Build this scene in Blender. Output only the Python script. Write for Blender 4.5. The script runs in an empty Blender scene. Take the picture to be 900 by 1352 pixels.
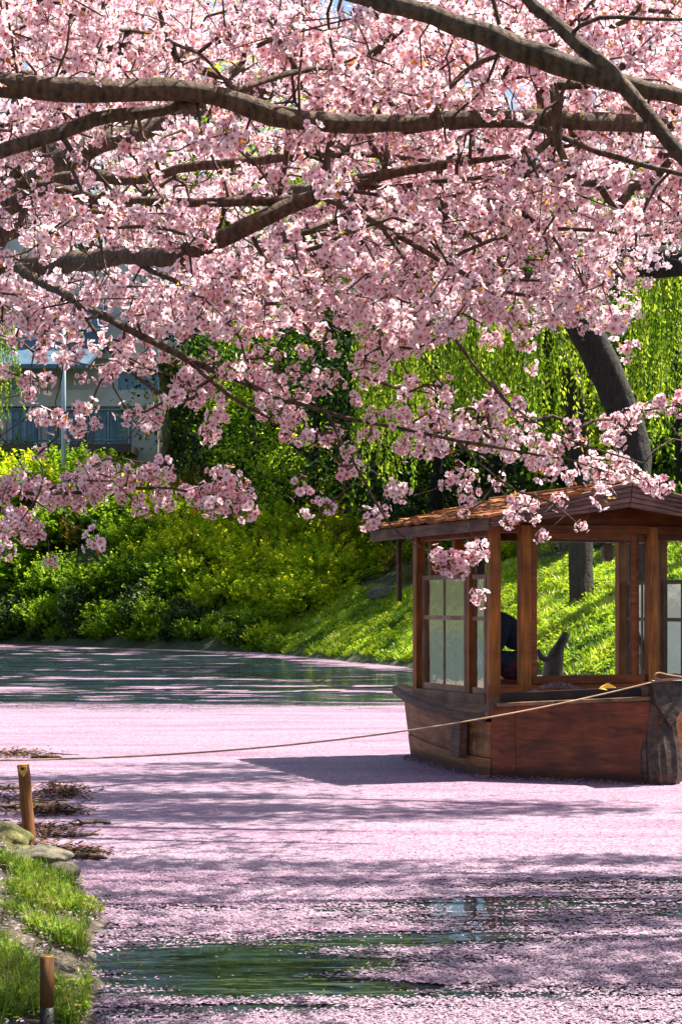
import bpy, bmesh, math, random
import numpy as np
from mathutils import Vector, Matrix

# ------------------------------------------------------------------ camera, sky, sun, exposure
F, H, HOR, CX = 2600.0, 1.7, 800.0, 450.0          # focal length in photo pixels, eye height over the water
scene = bpy.context.scene
cam_d = bpy.data.cameras.new('camera'); cam = bpy.data.objects.new('camera', cam_d)
scene.collection.objects.link(cam); scene.camera = cam
cam.location = (0, 0, H); cam.rotation_euler = (math.radians(90), 0, 0)
cam_d.sensor_fit = 'HORIZONTAL'; cam_d.sensor_width = 36; cam_d.lens = 36 * F / 900
cam_d.shift_y = (HOR - 676) / 900; cam_d.clip_start = 0.1; cam_d.clip_end = 2000
SUN_EL, SUN_AZ = math.radians(59), math.radians(70)   # azimuth clockwise from +Y (view direction)
world = bpy.data.worlds.new('World'); scene.world = world; world.use_nodes = True
wn = world.node_tree.nodes; wl = world.node_tree.links
sky = wn.new('ShaderNodeTexSky'); sky.sky_type = 'NISHITA'; sky.sun_disc = False
sky.sun_elevation = SUN_EL; sky.sun_rotation = SUN_AZ
sky.air_density = 1.0; sky.dust_density = 1.5; sky.ozone_density = 1.0
bg = wn['Background']; bg.inputs['Strength'].default_value = 0.068
wl.new(sky.outputs['Color'], bg.inputs['Color'])
sun_d = bpy.data.lights.new('sun', 'SUN'); sun_d.energy = 5.0; sun_d.angle = math.radians(0.5)
sun_d.color = (1.0, 0.95, 0.86)
sun = bpy.data.objects.new('sun', sun_d); scene.collection.objects.link(sun)
sv = Vector((math.sin(SUN_AZ) * math.cos(SUN_EL), math.cos(SUN_AZ) * math.cos(SUN_EL), math.sin(SUN_EL)))
sun.rotation_euler = sv.to_track_quat('Z', 'Y').to_euler(); sun.location = (20, 10, 40)
vs = scene.view_settings
vs.view_transform = 'Standard'; vs.look = 'None'; vs.gamma = 1; vs.use_curve_mapping = False
vs.exposure = 1.58
scene.render.engine = 'CYCLES'
cy = scene.cycles
cy.use_denoising = True; cy.max_bounces = 14; cy.diffuse_bounces = 10; cy.glossy_bounces = 4
cy.transmission_bounces = 10; cy.transparent_max_bounces = 12; cy.caustics_reflective = False; cy.caustics_refractive = False
try:
    cy.denoiser = 'OPENIMAGEDENOISE'; cy.denoising_input_passes = 'RGB_ALBEDO_NORMAL'; cy.denoising_prefilter = 'ACCURATE'
except Exception:
    pass
C = scene.collection
rng = np.random.default_rng(7)
random.seed(7)

# ------------------------------------------------------------------ helpers
def at(px, py, Y):                       # photo pixel + depth -> world point
    return np.array([(px - CX) * Y / F, Y, H + (HOR - py) * Y / F])

def tag(o, label=None, cat=None, group=None, kind=None):
    if label: o['label'] = label
    if cat: o['category'] = cat
    if group: o['group'] = group
    if kind: o['kind'] = kind
    return o

def empty(name, loc=(0, 0, 0), rz=0.0):
    o = bpy.data.objects.new(name, None); C.objects.link(o)
    o.location = loc; o.rotation_euler = (0, 0, rz); o.empty_display_size = 0.2
    return o

def link(name, me, mats=None, parent=None):
    o = bpy.data.objects.new(name, me); C.objects.link(o)
    if mats is not None:
        for m in (mats if isinstance(mats, (list, tuple)) else [mats]):
            me.materials.append(m)
    if parent is not None: o.parent = parent
    return o

def np_mesh(name, V, Fc, tint=None, mat=None, smooth=False, attrs=None):
    V = np.asarray(V, np.float32); Fc = np.asarray(Fc, np.int32)
    me = bpy.data.meshes.new(name); k = Fc.shape[1]; n = len(Fc)
    me.vertices.add(len(V)); me.vertices.foreach_set('co', V.ravel())
    me.loops.add(n * k); me.loops.foreach_set('vertex_index', Fc.ravel())
    me.polygons.add(n)
    me.polygons.foreach_set('loop_start', np.arange(0, n * k, k, dtype=np.int32))
    if mat is not None: me.polygons.foreach_set('material_index', np.asarray(mat, np.int32))
    if smooth: me.polygons.foreach_set('use_smooth', np.ones(n, bool))
    me.update(calc_edges=True)
    a = dict(attrs or {})
    if tint is not None: a['tint'] = tint
    for key, val in a.items():
        at_ = me.attributes.new(key, 'FLOAT', 'POINT'); at_.data.foreach_set('value', np.asarray(val, np.float32))
    return me

_tab = np.random.default_rng(3).random((256, 256)).astype(np.float64)
def vnoise(x, y):
    x = np.asarray(x, float); y = np.asarray(y, float)
    xi = np.floor(x).astype(int); yi = np.floor(y).astype(int); fx = x - xi; fy = y - yi
    fx = fx * fx * (3 - 2 * fx); fy = fy * fy * (3 - 2 * fy)
    g = lambda a, b: _tab[a % 256, b % 256]
    return (g(xi, yi) * (1 - fx) + g(xi + 1, yi) * fx) * (1 - fy) + (g(xi, yi + 1) * (1 - fx) + g(xi + 1, yi + 1) * fx) * fy
def fbm(x, y, o=4):
    s = 0; a = 0.5; t = 0
    for i in range(o):
        s = s + a * vnoise(x * 2 ** i + 17.3 * i, y * 2 ** i + 9.1 * i); t += a; a *= 0.5
    return s / t

# ------------------------------------------------------------------ materials
def new_mat(name):
    m = bpy.data.materials.new(name); m.use_nodes = True
    nt = m.node_tree; b = nt.nodes['Principled BSDF']
    return m, nt, b
def N(nt, t, **kw):
    n = nt.nodes.new(t)
    for k, v in kw.items(): setattr(n, k, v)
    return n
def ramp(nt, stops):
    r = N(nt, 'ShaderNodeValToRGB'); e = r.color_ramp.elements
    while len(e) < len(stops): e.new(0.5)
    for i, (p, c) in enumerate(stops):
        e[i].position = p; e[i].color = (*c, 1)
    return r
def bump(nt, src, b, dist, strength=1.0):
    n = N(nt, 'ShaderNodeBump'); n.inputs['Distance'].default_value = dist; n.inputs['Strength'].default_value = strength
    nt.links.new(src, n.inputs['Height']); nt.links.new(n.outputs['Normal'], b.inputs['Normal'])

def leaf_mat(name, stops, trans=0.35, rough=0.5, attr='tint'):
    m = bpy.data.materials.new(name); m.use_nodes = True; nt = m.node_tree; nt.nodes.clear()
    out = N(nt, 'ShaderNodeOutputMaterial'); a = N(nt, 'ShaderNodeAttribute', attribute_name=attr)
    r = ramp(nt, stops); nt.links.new(a.outputs['Fac'], r.inputs['Fac'])
    p = N(nt, 'ShaderNodeBsdfPrincipled'); p.inputs['Roughness'].default_value = rough
    p.inputs['Specular IOR Level'].default_value = 0.3
    t = N(nt, 'ShaderNodeBsdfTranslucent'); mx = N(nt, 'ShaderNodeMixShader'); mx.inputs[0].default_value = trans
    nt.links.new(r.outputs['Color'], p.inputs['Base Color']); nt.links.new(r.outputs['Color'], t.inputs['Color'])
    nt.links.new(p.outputs[0], mx.inputs[1]); nt.links.new(t.outputs[0], mx.inputs[2]); nt.links.new(mx.outputs[0], out.inputs[0])
    return m

def wood_mat(name, dark, light, scale=1.0, stretch=(1, 1, 12), rough=0.55, bumpd=0.004, wear=None, coat=0.0):
    m, nt, b = new_mat(name)
    tc = N(nt, 'ShaderNodeTexCoord'); mp = N(nt, 'ShaderNodeMapping')
    oi = N(nt, 'ShaderNodeObjectInfo'); ad = N(nt, 'ShaderNodeVectorMath', operation='ADD')
    sc3 = N(nt, 'ShaderNodeVectorMath', operation='SCALE'); sc3.inputs['Scale'].default_value = 13.0
    cb = N(nt, 'ShaderNodeCombineXYZ')
    for i in range(3): nt.links.new(oi.outputs['Random'], cb.inputs[i])
    nt.links.new(cb.outputs[0], sc3.inputs[0])
    nt.links.new(tc.outputs['Object'], mp.inputs['Vector'])
    mp.inputs['Scale'].default_value = tuple(scale * 12.0 / s for s in stretch)
    nt.links.new(mp.outputs[0], ad.inputs[0]); nt.links.new(sc3.outputs[0], ad.inputs[1])
    n1 = N(nt, 'ShaderNodeTexNoise'); n1.inputs['Scale'].default_value = 2.2; n1.inputs['Detail'].default_value = 7
    n1.inputs['Roughness'].default_value = 0.65; n1.inputs['Distortion'].default_value = 0.6
    nt.links.new(ad.outputs[0], n1.inputs['Vector'])
    r = ramp(nt, [(0.28, dark), (0.52, tuple(0.5 * (a + c) for a, c in zip(dark, light))), (0.74, light)])
    nt.links.new(n1.outputs['Fac'], r.inputs['Fac'])
    # weather stains, larger than the grain
    n2 = N(nt, 'ShaderNodeTexNoise'); n2.inputs['Scale'].default_value = 3.1; n2.inputs['Detail'].default_value = 5
    nt.links.new(tc.outputs['Object'], n2.inputs['Vector'])
    r2 = ramp(nt, [(0.35, (0.45, 0.45, 0.45)), (0.62, (1, 1, 1))]); nt.links.new(n2.outputs['Fac'], r2.inputs['Fac'])
    mx = N(nt, 'ShaderNodeMixRGB', blend_type='MULTIPLY'); mx.inputs[0].default_value = 0.8
    nt.links.new(r.outputs['Color'], mx.inputs[1]); nt.links.new(r2.outputs['Color'], mx.inputs[2])
    col = mx.outputs[0]
    # every board its own tone
    hv = N(nt, 'ShaderNodeHueSaturation'); mr = N(nt, 'ShaderNodeMapRange')
    mr.inputs['To Min'].default_value = 0.75; mr.inputs['To Max'].default_value = 1.25
    nt.links.new(oi.outputs['Random'], mr.inputs['Value']); nt.links.new(mr.outputs[0], hv.inputs['Value'])
    nt.links.new(col, hv.inputs['Color']); col = hv.outputs[0]
    if wear:
        n3 = N(nt, 'ShaderNodeTexNoise'); n3.inputs['Scale'].default_value = 9; n3.inputs['Detail'].default_value = 8
        nt.links.new(tc.outputs['Object'], n3.inputs['Vector'])
        r3 = ramp(nt, [(0.6, (0, 0, 0)), (0.68, (1, 1, 1))]); nt.links.new(n3.outputs['Fac'], r3.inputs['Fac'])
        m2 = N(nt, 'ShaderNodeMixRGB'); nt.links.new(r3.outputs['Color'], m2.inputs[0])
        nt.links.new(col, m2.inputs[1]); m2.inputs[2].default_value = (*wear, 1); col = m2.outputs[0]
    if name.startswith('hull'):                              # wet stain along the waterline
        sz = N(nt, 'ShaderNodeSeparateXYZ'); nt.links.new(tc.outputs['Object'], sz.inputs[0]); ma = N(nt, 'ShaderNodeMath', operation='MULTIPLY_ADD'); ma.inputs[1].default_value = -.16
        nt.links.new(n2.outputs['Fac'], ma.inputs[0]); nt.links.new(sz.outputs['Z'], ma.inputs[2]); r4 = ramp(nt, [(0.0, (0.30, 0.27, 0.24)), (0.07, (1, 1, 1))]); nt.links.new(ma.outputs[0], r4.inputs['Fac'])
        m4 = N(nt, 'ShaderNodeMixRGB', blend_type='MULTIPLY'); m4.inputs[0].default_value = 1; nt.links.new(col, m4.inputs[1]); nt.links.new(r4.outputs['Color'], m4.inputs[2]); col = m4.outputs[0]
    nt.links.new(col, b.inputs['Base Color'])
    b.inputs['Roughness'].default_value = rough; b.inputs['Coat Weight'].default_value = coat
    b.inputs['Coat Roughness'].default_value = 0.25; b.inputs['Specular IOR Level'].default_value = 0.25
    bump(nt, n1.outputs['Fac'], b, bumpd)
    return m

def plain_mat(name, c1, c2, scale=6, rough=0.8, bumpd=0.01, detail=6, metallic=0):
    m, nt, b = new_mat(name); tc = N(nt, 'ShaderNodeTexCoord')
    n1 = N(nt, 'ShaderNodeTexNoise'); n1.inputs['Scale'].default_value = scale; n1.inputs['Detail'].default_value = detail
    n1.inputs['Roughness'].default_value = 0.65
    nt.links.new(tc.outputs['Object'], n1.inputs['Vector'])
    r = ramp(nt, [(0.32, c1), (0.68, c2)]); nt.links.new(n1.outputs['Fac'], r.inputs['Fac'])
    nt.links.new(r.outputs['Color'], b.inputs['Base Color']); b.inputs['Roughness'].default_value = rough
    b.inputs['Metallic'].default_value = metallic
    if bumpd: bump(nt, n1.outputs['Fac'], b, bumpd)
    return m

M = {}
M['petal'] = leaf_mat('petal', [(0.0, (0.66, 0.12, 0.20)), (0.22, (0.90, 0.40, 0.48)), (0.55, (0.97, 0.71, 0.76)), (1.0, (0.99, 0.88, 0.90))], 0.5, 0.6)
M['flower_eye'] = leaf_mat('flower_eye', [(0, (0.20, 0.03, 0.05)), (1, (0.45, 0.20, 0.04))], 0.15)
M['young_leaf'] = leaf_mat('young_leaf', [(0, (0.50, 0.13, 0.03)), (0.5, (0.62, 0.28, 0.04)), (1, (0.45, 0.45, 0.05))], 0.5)
M['pedicel'] = leaf_mat('pedicel', [(0, (0.16, 0.07, 0.04)), (1, (0.22, 0.12, 0.05))], 0.1)
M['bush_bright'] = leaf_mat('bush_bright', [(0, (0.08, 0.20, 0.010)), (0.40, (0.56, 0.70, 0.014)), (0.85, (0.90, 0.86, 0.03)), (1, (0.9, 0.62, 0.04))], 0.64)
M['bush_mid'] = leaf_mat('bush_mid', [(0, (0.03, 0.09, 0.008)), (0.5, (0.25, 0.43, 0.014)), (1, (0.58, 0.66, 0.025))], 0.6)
M['bush_dark'] = leaf_mat('bush_dark', [(0, (0.008, 0.020, 0.006)), (0.45, (0.03, 0.07, 0.012)), (0.8, (0.12, 0.20, 0.02)), (1, (0.26, 0.34, 0.03))], 0.4)  # pale end of the ramp paints sunlit patches on dark crowns
M['bush_gold'] = leaf_mat('bush_gold', [(0, (0.16, 0.14, 0.015)), (0.5, (0.38, 0.28, 0.02)), (1, (0.50, 0.22, 0.02))], 0.4)
M['willow_leaf'] = leaf_mat('willow_leaf', [(0, (0.13, 0.26, 0.012)), (0.5, (0.36, 0.50, 0.018)), (1, (0.62, 0.68, 0.05))], 0.55)
M['grass_far'] = leaf_mat('grass_far', [(0, (0.08, 0.18, 0.010)), (0.5, (0.34, 0.50, 0.012)), (0.9, (0.60, 0.66, 0.03)), (1, (0.85, 0.85, 0.6))], 0.55)
M['grass_near'] = leaf_mat('grass_near', [(0, (0.04, 0.09, 0.01)), (0.5, (0.15, 0.27, 0.016)), (0.9, (0.34, 0.42, 0.03)), (1, (0.45, 0.38, 0.12))], 0.42)
def bark(name, d, l, sc=1.0, b_=0.02):
    m, nt, b = new_mat(name); tc = N(nt, 'ShaderNodeTexCoord')
    n1 = N(nt, 'ShaderNodeTexNoise'); n1.inputs['Scale'].default_value = 22 * sc; n1.inputs['Detail'].default_value = 8; n1.inputs['Roughness'].default_value = 0.7
    n2 = N(nt, 'ShaderNodeTexWave'); n2.wave_type = 'BANDS'; n2.bands_direction = 'X'
    n2.inputs['Scale'].default_value = 9 * sc; n2.inputs['Distortion'].default_value = 7; n2.inputs['Detail'].default_value = 4; n2.inputs['Detail Scale'].default_value = 2.5
    nt.links.new(tc.outputs['Object'], n1.inputs['Vector']); nt.links.new(tc.outputs['Object'], n2.inputs['Vector'])
    mx = N(nt, 'ShaderNodeMixRGB'); mx.inputs[0].default_value = 0.14
    nt.links.new(n1.outputs['Fac'], mx.inputs[1]); nt.links.new(n2.outputs['Color'], mx.inputs[2])
    r = ramp(nt, [(0.3, d), (0.72, l)]); nt.links.new(mx.outputs[0], r.inputs['Fac'])
    nt.links.new(r.outputs['Color'], b.inputs['Base Color']); b.inputs['Roughness'].default_value = 0.85
    bump(nt, mx.outputs[0], b, b_)
    return m
M['cherry_bark'] = bark('cherry_bark', (0.018, 0.010, 0.006), (0.19, 0.115, 0.062), 1.0, 0.03)
M['willow_bark'] = bark('willow_bark', (0.007, 0.005, 0.004), (0.05, 0.032, 0.02), 0.25, 0.06)
M['twig_pale'] = plain_mat('twig_pale', (0.22, 0.17, 0.12), (0.42, 0.36, 0.28), 8)

# ------------------------------------------------------------------ the setting: far bank, near bank, water
SHORE = np.array([(30, 5), (15, 27), (7.3, 42), (1.9, 54.6), (-3.05, 72), (-15, 88), (-45, 104), (-120, 120)], float)
def shore_dist(x, y, P=SHORE):
    x = np.asarray(x, float); y = np.asarray(y, float); best = np.full(x.shape, 1e9); sg = np.ones(x.shape)
    for i in range(len(P) - 1):
        a, b = P[i], P[i + 1]; d = b - a; L2 = d @ d
        t = np.clip(((x - a[0]) * d[0] + (y - a[1]) * d[1]) / L2, 0, 1)
        ex = x - a[0] - t * d[0]; ey = y - a[1] - t * d[1]; dd = np.hypot(ex, ey)
        cr = d[0] * (y - a[1]) - d[1] * (x - a[0])
        m = dd < best; best = np.where(m, dd, best); sg = np.where(m, np.where(cr < 0, 1, -1), sg)
    return best * sg
PT = [-6, -1, 0, 0.25, 1.5, 4, 7, 12, 20, 40, 160]; PZ = [-1.2, -0.5, 0.02, 0.22, 0.95, 2.3, 3.4, 4.3, 6.0, 12.0, 22.0]
def far_z(x, y):
    x = np.asarray(x, float); y = np.asarray(y, float)
    w = 0.5 * (fbm(x * 0.4, y * 0.4, 3) - 0.5) * 2.0
    t = shore_dist(x, y) + w
    z = np.interp(t, PT, PZ)
    s = 1.0 + 0.95 * np.clip((-x - 3) / 8, 0, 1)
    z = np.where(z > 0, z * (1 + (s - 1) * np.clip(t / 5, 0, 1)), z)
    return z + np.where(t > 0.3, 0.35 * (fbm(x * 0.8, y * 0.8, 4) - 0.5), 0)

def heightfield(name, x0, x1, y0, y1, nx, ny, zf, mat):
    gx, gy = np.meshgrid(np.linspace(x0, x1, nx), np.linspace(y0, y1, ny)); gz = zf(gx, gy)
    V = np.stack([gx, gy, gz], -1).reshape(-1, 3)
    i = np.arange(nx * ny).reshape(ny, nx)
    Fc = np.stack([i[:-1, :-1], i[:-1, 1:], i[1:, 1:], i[1:, :-1]], -1).reshape(-1, 4)
    return link(name, np_mesh(name, V, Fc, smooth=True), mat)

def soil_mat(name, c1, c2, c3, sc):
    m, nt, b = new_mat(name); tc = N(nt, 'ShaderNodeTexCoord')
    n1 = N(nt, 'ShaderNodeTexNoise'); n1.inputs['Scale'].default_value = sc; n1.inputs['Detail'].default_value = 9; n1.inputs['Roughness'].default_value = 0.7
    nt.links.new(tc.outputs['Object'], n1.inputs['Vector'])
    r = ramp(nt, [(0.3, c1), (0.5, c2), (0.7, c3)]); nt.links.new(n1.outputs['Fac'], r.inputs['Fac'])
    nt.links.new(r.outputs['Color'], b.inputs['Base Color']); b.inputs['Roughness'].default_value = 0.95
    bump(nt, n1.outputs['Fac'], b, 0.3 / sc)
    return m
M['far_soil'] = soil_mat('far_soil', (0.03, 0.035, 0.012), (0.06, 0.08, 0.02), (0.12, 0.10, 0.05), 1.2)  # bank soil, its dark tone also painting deep shade behind the wood
M['near_soil'] = soil_mat('near_soil', (0.035, 0.028, 0.018), (0.09, 0.07, 0.045), (0.17, 0.14, 0.10), 9)
tag(heightfield('far_bank_ground', -90, 46, 4, 170, 240, 290, far_z, M['far_soil']), 'overgrown bank rising behind the water', 'ground', kind='structure')

NEAR = np.array([(40, 24), (10, 16), (6.8, 11.5), (5.6, 7.5), (4.2, 6.0), (0.4, 5.9), (-0.75, 6.2), (-0.98, 7.4), (-1.04, 8.4), (-1.2, 9.6), (-1.26, 10.4), (-1.62, 12.2), (-2.2, 13.6), (-3.0, 15.6), (-4.0, 18.5), (-4.9, 22), (-7.2, 30), (-11, 44), (-30, 60)], float)
def near_z(x, y):
    t = -shore_dist(x, y, NEAR) + 0.12 * (fbm(x * 3, y * 3, 3) - 0.5)
    z = np.interp(t, [-2, -0.5, 0, 0.06, 0.25, 0.6, 1.5, 4, 12], [-0.8, -0.2, 0.0, 0.03, 0.10, 0.20, 0.34, 0.5, 0.9])
    return z + np.where(t > 0, 0.10 * (fbm(x * 5, y * 5, 4) - 0.5), 0)
# sign check so that the left side of the near shore is land
if near_z(np.array([-4.0]), np.array([9.0]))[0] < 0:
    _nz = near_z
    def near_z(x, y):
        t = shore_dist(x, y, NEAR) + 0.12 * (fbm(x * 3, y * 3, 3) - 0.5)
        z = np.interp(t, [-2, -0.5, 0, 0.06, 0.25, 0.6, 1.5, 4, 12], [-0.8, -0.2, 0.0, 0.03, 0.10, 0.20, 0.34, 0.5, 0.9])
        return z + np.where(t > 0, 0.10 * (fbm(x * 5, y * 5, 4) - 0.5), 0)
if far_z(np.array([0.0]), np.array([90.0]))[0] < 0:
    _sd = shore_dist
    def shore_dist(x, y, P=SHORE):
        return -_sd(x, y, P) if P is SHORE else _sd(x, y, P)
    bpy.data.objects.remove(bpy.data.objects['far_bank_ground'])
    tag(heightfield('far_bank_ground', -90, 46, 4, 170, 240, 290, far_z, M['far_soil']), 'overgrown bank rising behind the water', 'ground', kind='structure')
tag(heightfield('near_bank_ground', -9, 9, -8, 34, 150, 330, near_z, M['near_soil']), 'earthy bank along the near water edge', 'ground', kind='structure')

def water_mat():
    m, nt, b = new_mat('canal_water'); tc = N(nt, 'ShaderNodeTexCoord')
    b.inputs['Base Color'].default_value = (0.010, 0.021, 0.026, 1); b.inputs['Roughness'].default_value = 0.04
    b.inputs['IOR'].default_value = 1.33; b.inputs['Specular IOR Level'].default_value = 0.5
    mp = N(nt, 'ShaderNodeMapping'); mp.inputs['Scale'].default_value = (0.55, 1.25, 1)
    nt.links.new(tc.outputs['Object'], mp.inputs['Vector'])
    n1 = N(nt, 'ShaderNodeTexNoise'); n1.inputs['Scale'].default_value = 2.2; n1.inputs['Detail'].default_value = 3
    n2 = N(nt, 'ShaderNodeTexNoise'); n2.inputs['Scale'].default_value = 9; n2.inputs['Detail'].default_value = 2
    nt.links.new(mp.outputs[0], n1.inputs['Vector']); nt.links.new(mp.outputs[0], n2.inputs['Vector'])
    ad = N(nt, 'ShaderNodeMath', operation='MULTIPLY_ADD'); ad.inputs[1].default_value = 0.25
    nt.links.new(n2.outputs['Fac'], ad.inputs[0]); nt.links.new(n1.outputs['Fac'], ad.inputs[2])
    sx = N(nt, 'ShaderNodeSeparateXYZ'); nt.links.new(tc.outputs['Object'], sx.inputs[0]); mr = N(nt, 'ShaderNodeMapRange')
    mr.inputs['From Min'].default_value = 12; mr.inputs['From Max'].default_value = 34; mr.inputs['To Min'].default_value = 0.045; mr.inputs['To Max'].default_value = 1.0
    nt.links.new(sx.outputs['Y'], mr.inputs['Value'])
    cn = N(nt, 'ShaderNodeTexNoise'); cn.inputs['Scale'].default_value = 1.0; cn.inputs['Detail'].default_value = 4; cm = N(nt, 'ShaderNodeMapping'); cm.inputs['Scale'].default_value = (0.16, 0.75, 1)
    nt.links.new(tc.outputs['Object'], cm.inputs['Vector']); nt.links.new(cm.outputs[0], cn.inputs['Vector']); cr = ramp(nt, [(0.42, (0.04, 0.04, 0.04)), (0.56, (1, 1, 1))]); nt.links.new(cn.outputs['Fac'], cr.inputs['Fac'])
    m0 = N(nt, 'ShaderNodeMath', operation='MULTIPLY'); nt.links.new(mr.outputs[0], m0.inputs[0]); nt.links.new(cr.outputs['Color'], m0.inputs[1])
    mu = N(nt, 'ShaderNodeMath', operation='MULTIPLY'); nt.links.new(ad.outputs[0], mu.inputs[0]); nt.links.new(m0.outputs[0], mu.inputs[1])
    bump(nt, mu.outputs[0], b, 0.40, 1.0)
    return m
M['water'] = water_mat()
wv = np.array([(-200, -10, 0), (200, -10, 0), (200, 170, 0), (-200, 170, 0)], float)
tag(link('water', np_mesh('water', wv, [(0, 1, 2, 3)]), M['water']), 'dark rippled water of the moat', 'water', kind='structure')

# floating petals: how much of the water they cover, place by place
def petal_cover(x, y):
    px = CX + x * F / y; py = HOR + H * F / y
    st = fbm(x * 0.22 + 3, y * 0.55, 4)                      # long drifts
    st2 = fbm(x * 0.5 + 40, y * 2.4 + 7, 4)                  # narrow streaks
    st3 = fbm(x * 0.9 + 11, y * 7 + 3, 3)
    near = np.interp(py, [900, 920, 1150, 1185, 1230, 1260, 1300, 1352, 1500], [0.9, 1.0, 1.0, 0.93, 0.84, 0.82, 0.80, 0.77, 0.72])
    near = near + np.where(py > 1090, ((st2 - 0.5) * 1.3 + (st3 - .5) * 1.1) * np.interp(py, [1090, 1230], [0, 1]), (st3 - 0.5) * 0.55 * np.interp(py, [930, 960, 990], [1, 0.7, 0.45]))
    blob = lambda cx, cy, sx, sy, a: a * np.exp(-(((px - cx) / sx) ** 2) ** 2 - (((py - cy) / sy) ** 2) ** 2)
    wob = (st2 - 0.5) * 40
    wob = wob + (st3 - .5) * 36; pool = 1.35 * np.exp(-(np.abs((px + (st2 - .5) * 160 - 305) / 190.0) ** 2.6) - (np.abs((py + wob - 1280) / 32.0) ** 2.6))
    near = near - pool - blob(770, 1195, 210, 46, 0.48) - blob(540, 1230, 150, 45, 0.34) - blob(260, 1340, 190, 20, 0.28) + blob(760, 1310, 220, 40, 0.06)
    far = 2.5 * (st3 - 0.545) + 1.1 * (st - 0.5) + np.exp(-((py - 911) / 5.0) ** 2) * 1.1 * (st2 > 0.42) + np.exp(-((py - 895) / 2.0) ** 2) * 0.6 * (st > 0.5) * (px < 350)
    sd = -np.abs(shore_dist(x, y)); rim = np.exp(-(sd / 1.7) ** 2) * 1.25
    far = far + rim
    edge = 934 + 26 * (st - 0.5) + 22 * (st3 - 0.5); k_ = np.clip((py - edge) / 16 + .5, 0, 1); c = far * (1 - k_) + near * k_
    return np.clip(c, 0, 1.2)
def petal_sheet():
    ys = 1.0 / np.linspace(1 / 100.0, 1 / 7.3, 520)
    us = np.linspace(-0.20, 0.20, 160)
    gu, gy = np.meshgrid(us, ys); gx = gu * gy * (1 + 0.25 * np.clip((gy - 30) / 60, 0, 1))
    cov = petal_cover(gx, gy); i = np.arange(gx.size).reshape(gx.shape)
    V = np.stack([gx, gy, np.full_like(gx, 0.006)], -1).reshape(-1, 3)
    Fc = np.stack([i[:-1, :-1], i[:-1, 1:], i[1:, 1:], i[1:, :-1]], -1).reshape(-1, 4)
    cf = cov.ravel(); keep = cf[Fc].max(1) > 0.08
    onland = (near_z(gx, gy).ravel()[Fc].min(1) > 0.02) | (far_z(gx, gy).ravel()[Fc].min(1) > 0.04)
    Fc = Fc[keep & ~onland]; Fc = Fc[:, ::-1]
    return np_mesh('petal_drift', V, Fc, attrs={'cover': cf})
def petal_sheet_mat():
    m = bpy.data.materials.new('petal_drift'); m.use_nodes = True; nt = m.node_tree; b = nt.nodes['Principled BSDF']; out = nt.nodes['Material Output']
    tc = N(nt, 'ShaderNodeTexCoord'); a = N(nt, 'ShaderNodeAttribute', attribute_name='cover')
    vo = N(nt, 'ShaderNodeTexVoronoi'); vo.inputs['Scale'].default_value = 58; vo.voronoi_dimensions = '2D'
    nt.links.new(tc.outputs['Object'], vo.inputs['Vector'])
    sp = N(nt, 'ShaderNodeSeparateColor'); nt.links.new(vo.outputs['Color'], sp.inputs[0])
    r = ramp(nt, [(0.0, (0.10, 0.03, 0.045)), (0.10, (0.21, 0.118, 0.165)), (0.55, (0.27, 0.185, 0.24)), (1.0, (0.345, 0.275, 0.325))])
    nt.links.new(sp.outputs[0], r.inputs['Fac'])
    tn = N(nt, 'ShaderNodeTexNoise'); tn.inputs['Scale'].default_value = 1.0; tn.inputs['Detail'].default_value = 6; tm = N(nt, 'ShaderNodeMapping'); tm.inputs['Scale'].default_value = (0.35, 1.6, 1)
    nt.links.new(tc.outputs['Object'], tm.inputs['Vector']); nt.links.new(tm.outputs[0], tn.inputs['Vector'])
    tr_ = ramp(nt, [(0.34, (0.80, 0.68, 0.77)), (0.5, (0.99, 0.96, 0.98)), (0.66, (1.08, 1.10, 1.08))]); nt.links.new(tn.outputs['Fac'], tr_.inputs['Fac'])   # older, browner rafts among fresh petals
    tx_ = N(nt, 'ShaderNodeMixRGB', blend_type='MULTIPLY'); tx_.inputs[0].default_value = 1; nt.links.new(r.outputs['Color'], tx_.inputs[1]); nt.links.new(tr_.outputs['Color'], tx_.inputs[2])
    nz = N(nt, 'ShaderNodeTexNoise'); nz.inputs['Scale'].default_value = 9; nz.inputs['Detail'].default_value = 4
    mp = N(nt, 'ShaderNodeMapping'); mp.inputs['Scale'].default_value = (0.45, 2.2, 1); nt.links.new(tc.outputs['Object'], mp.inputs['Vector']); nt.links.new(mp.outputs[0], nz.inputs['Vector'])
    mx = N(nt, 'ShaderNodeMath', operation='MULTIPLY_ADD'); mx.inputs[1].default_value = 0.55      # 0.55*cell + noise-ish
    sc = N(nt, 'ShaderNodeMath', operation='MULTIPLY_ADD'); sc.inputs[1].default_value = 1.5; sc.inputs[2].default_value = -0.48
    nt.links.new(nz.outputs['Fac'], sc.inputs[0]); nt.links.new(sp.outputs[1], mx.inputs[0]); nt.links.new(sc.outputs[0], mx.inputs[2])
    ls = N(nt, 'ShaderNodeMath', operation='LESS_THAN'); nt.links.new(mx.outputs[0], ls.inputs[0]); nt.links.new(a.outputs['Fac'], ls.inputs[1])
    tr = N(nt, 'ShaderNodeBsdfTransparent'); ms = N(nt, 'ShaderNodeMixShader')
    nt.links.new(ls.outputs[0], ms.inputs[0]); nt.links.new(tr.outputs[0], ms.inputs[1]); nt.links.new(b.outputs[0], ms.inputs[2]); nt.links.new(ms.outputs[0], out.inputs[0])
    nt.links.new(tx_.outputs[0], b.inputs['Base Color']); b.inputs['Roughness'].default_value = 0.7
    b.inputs['Specular IOR Level'].default_value = 0.25
    bump(nt, sp.outputs[2], b, 0.006)
    return m
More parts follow.
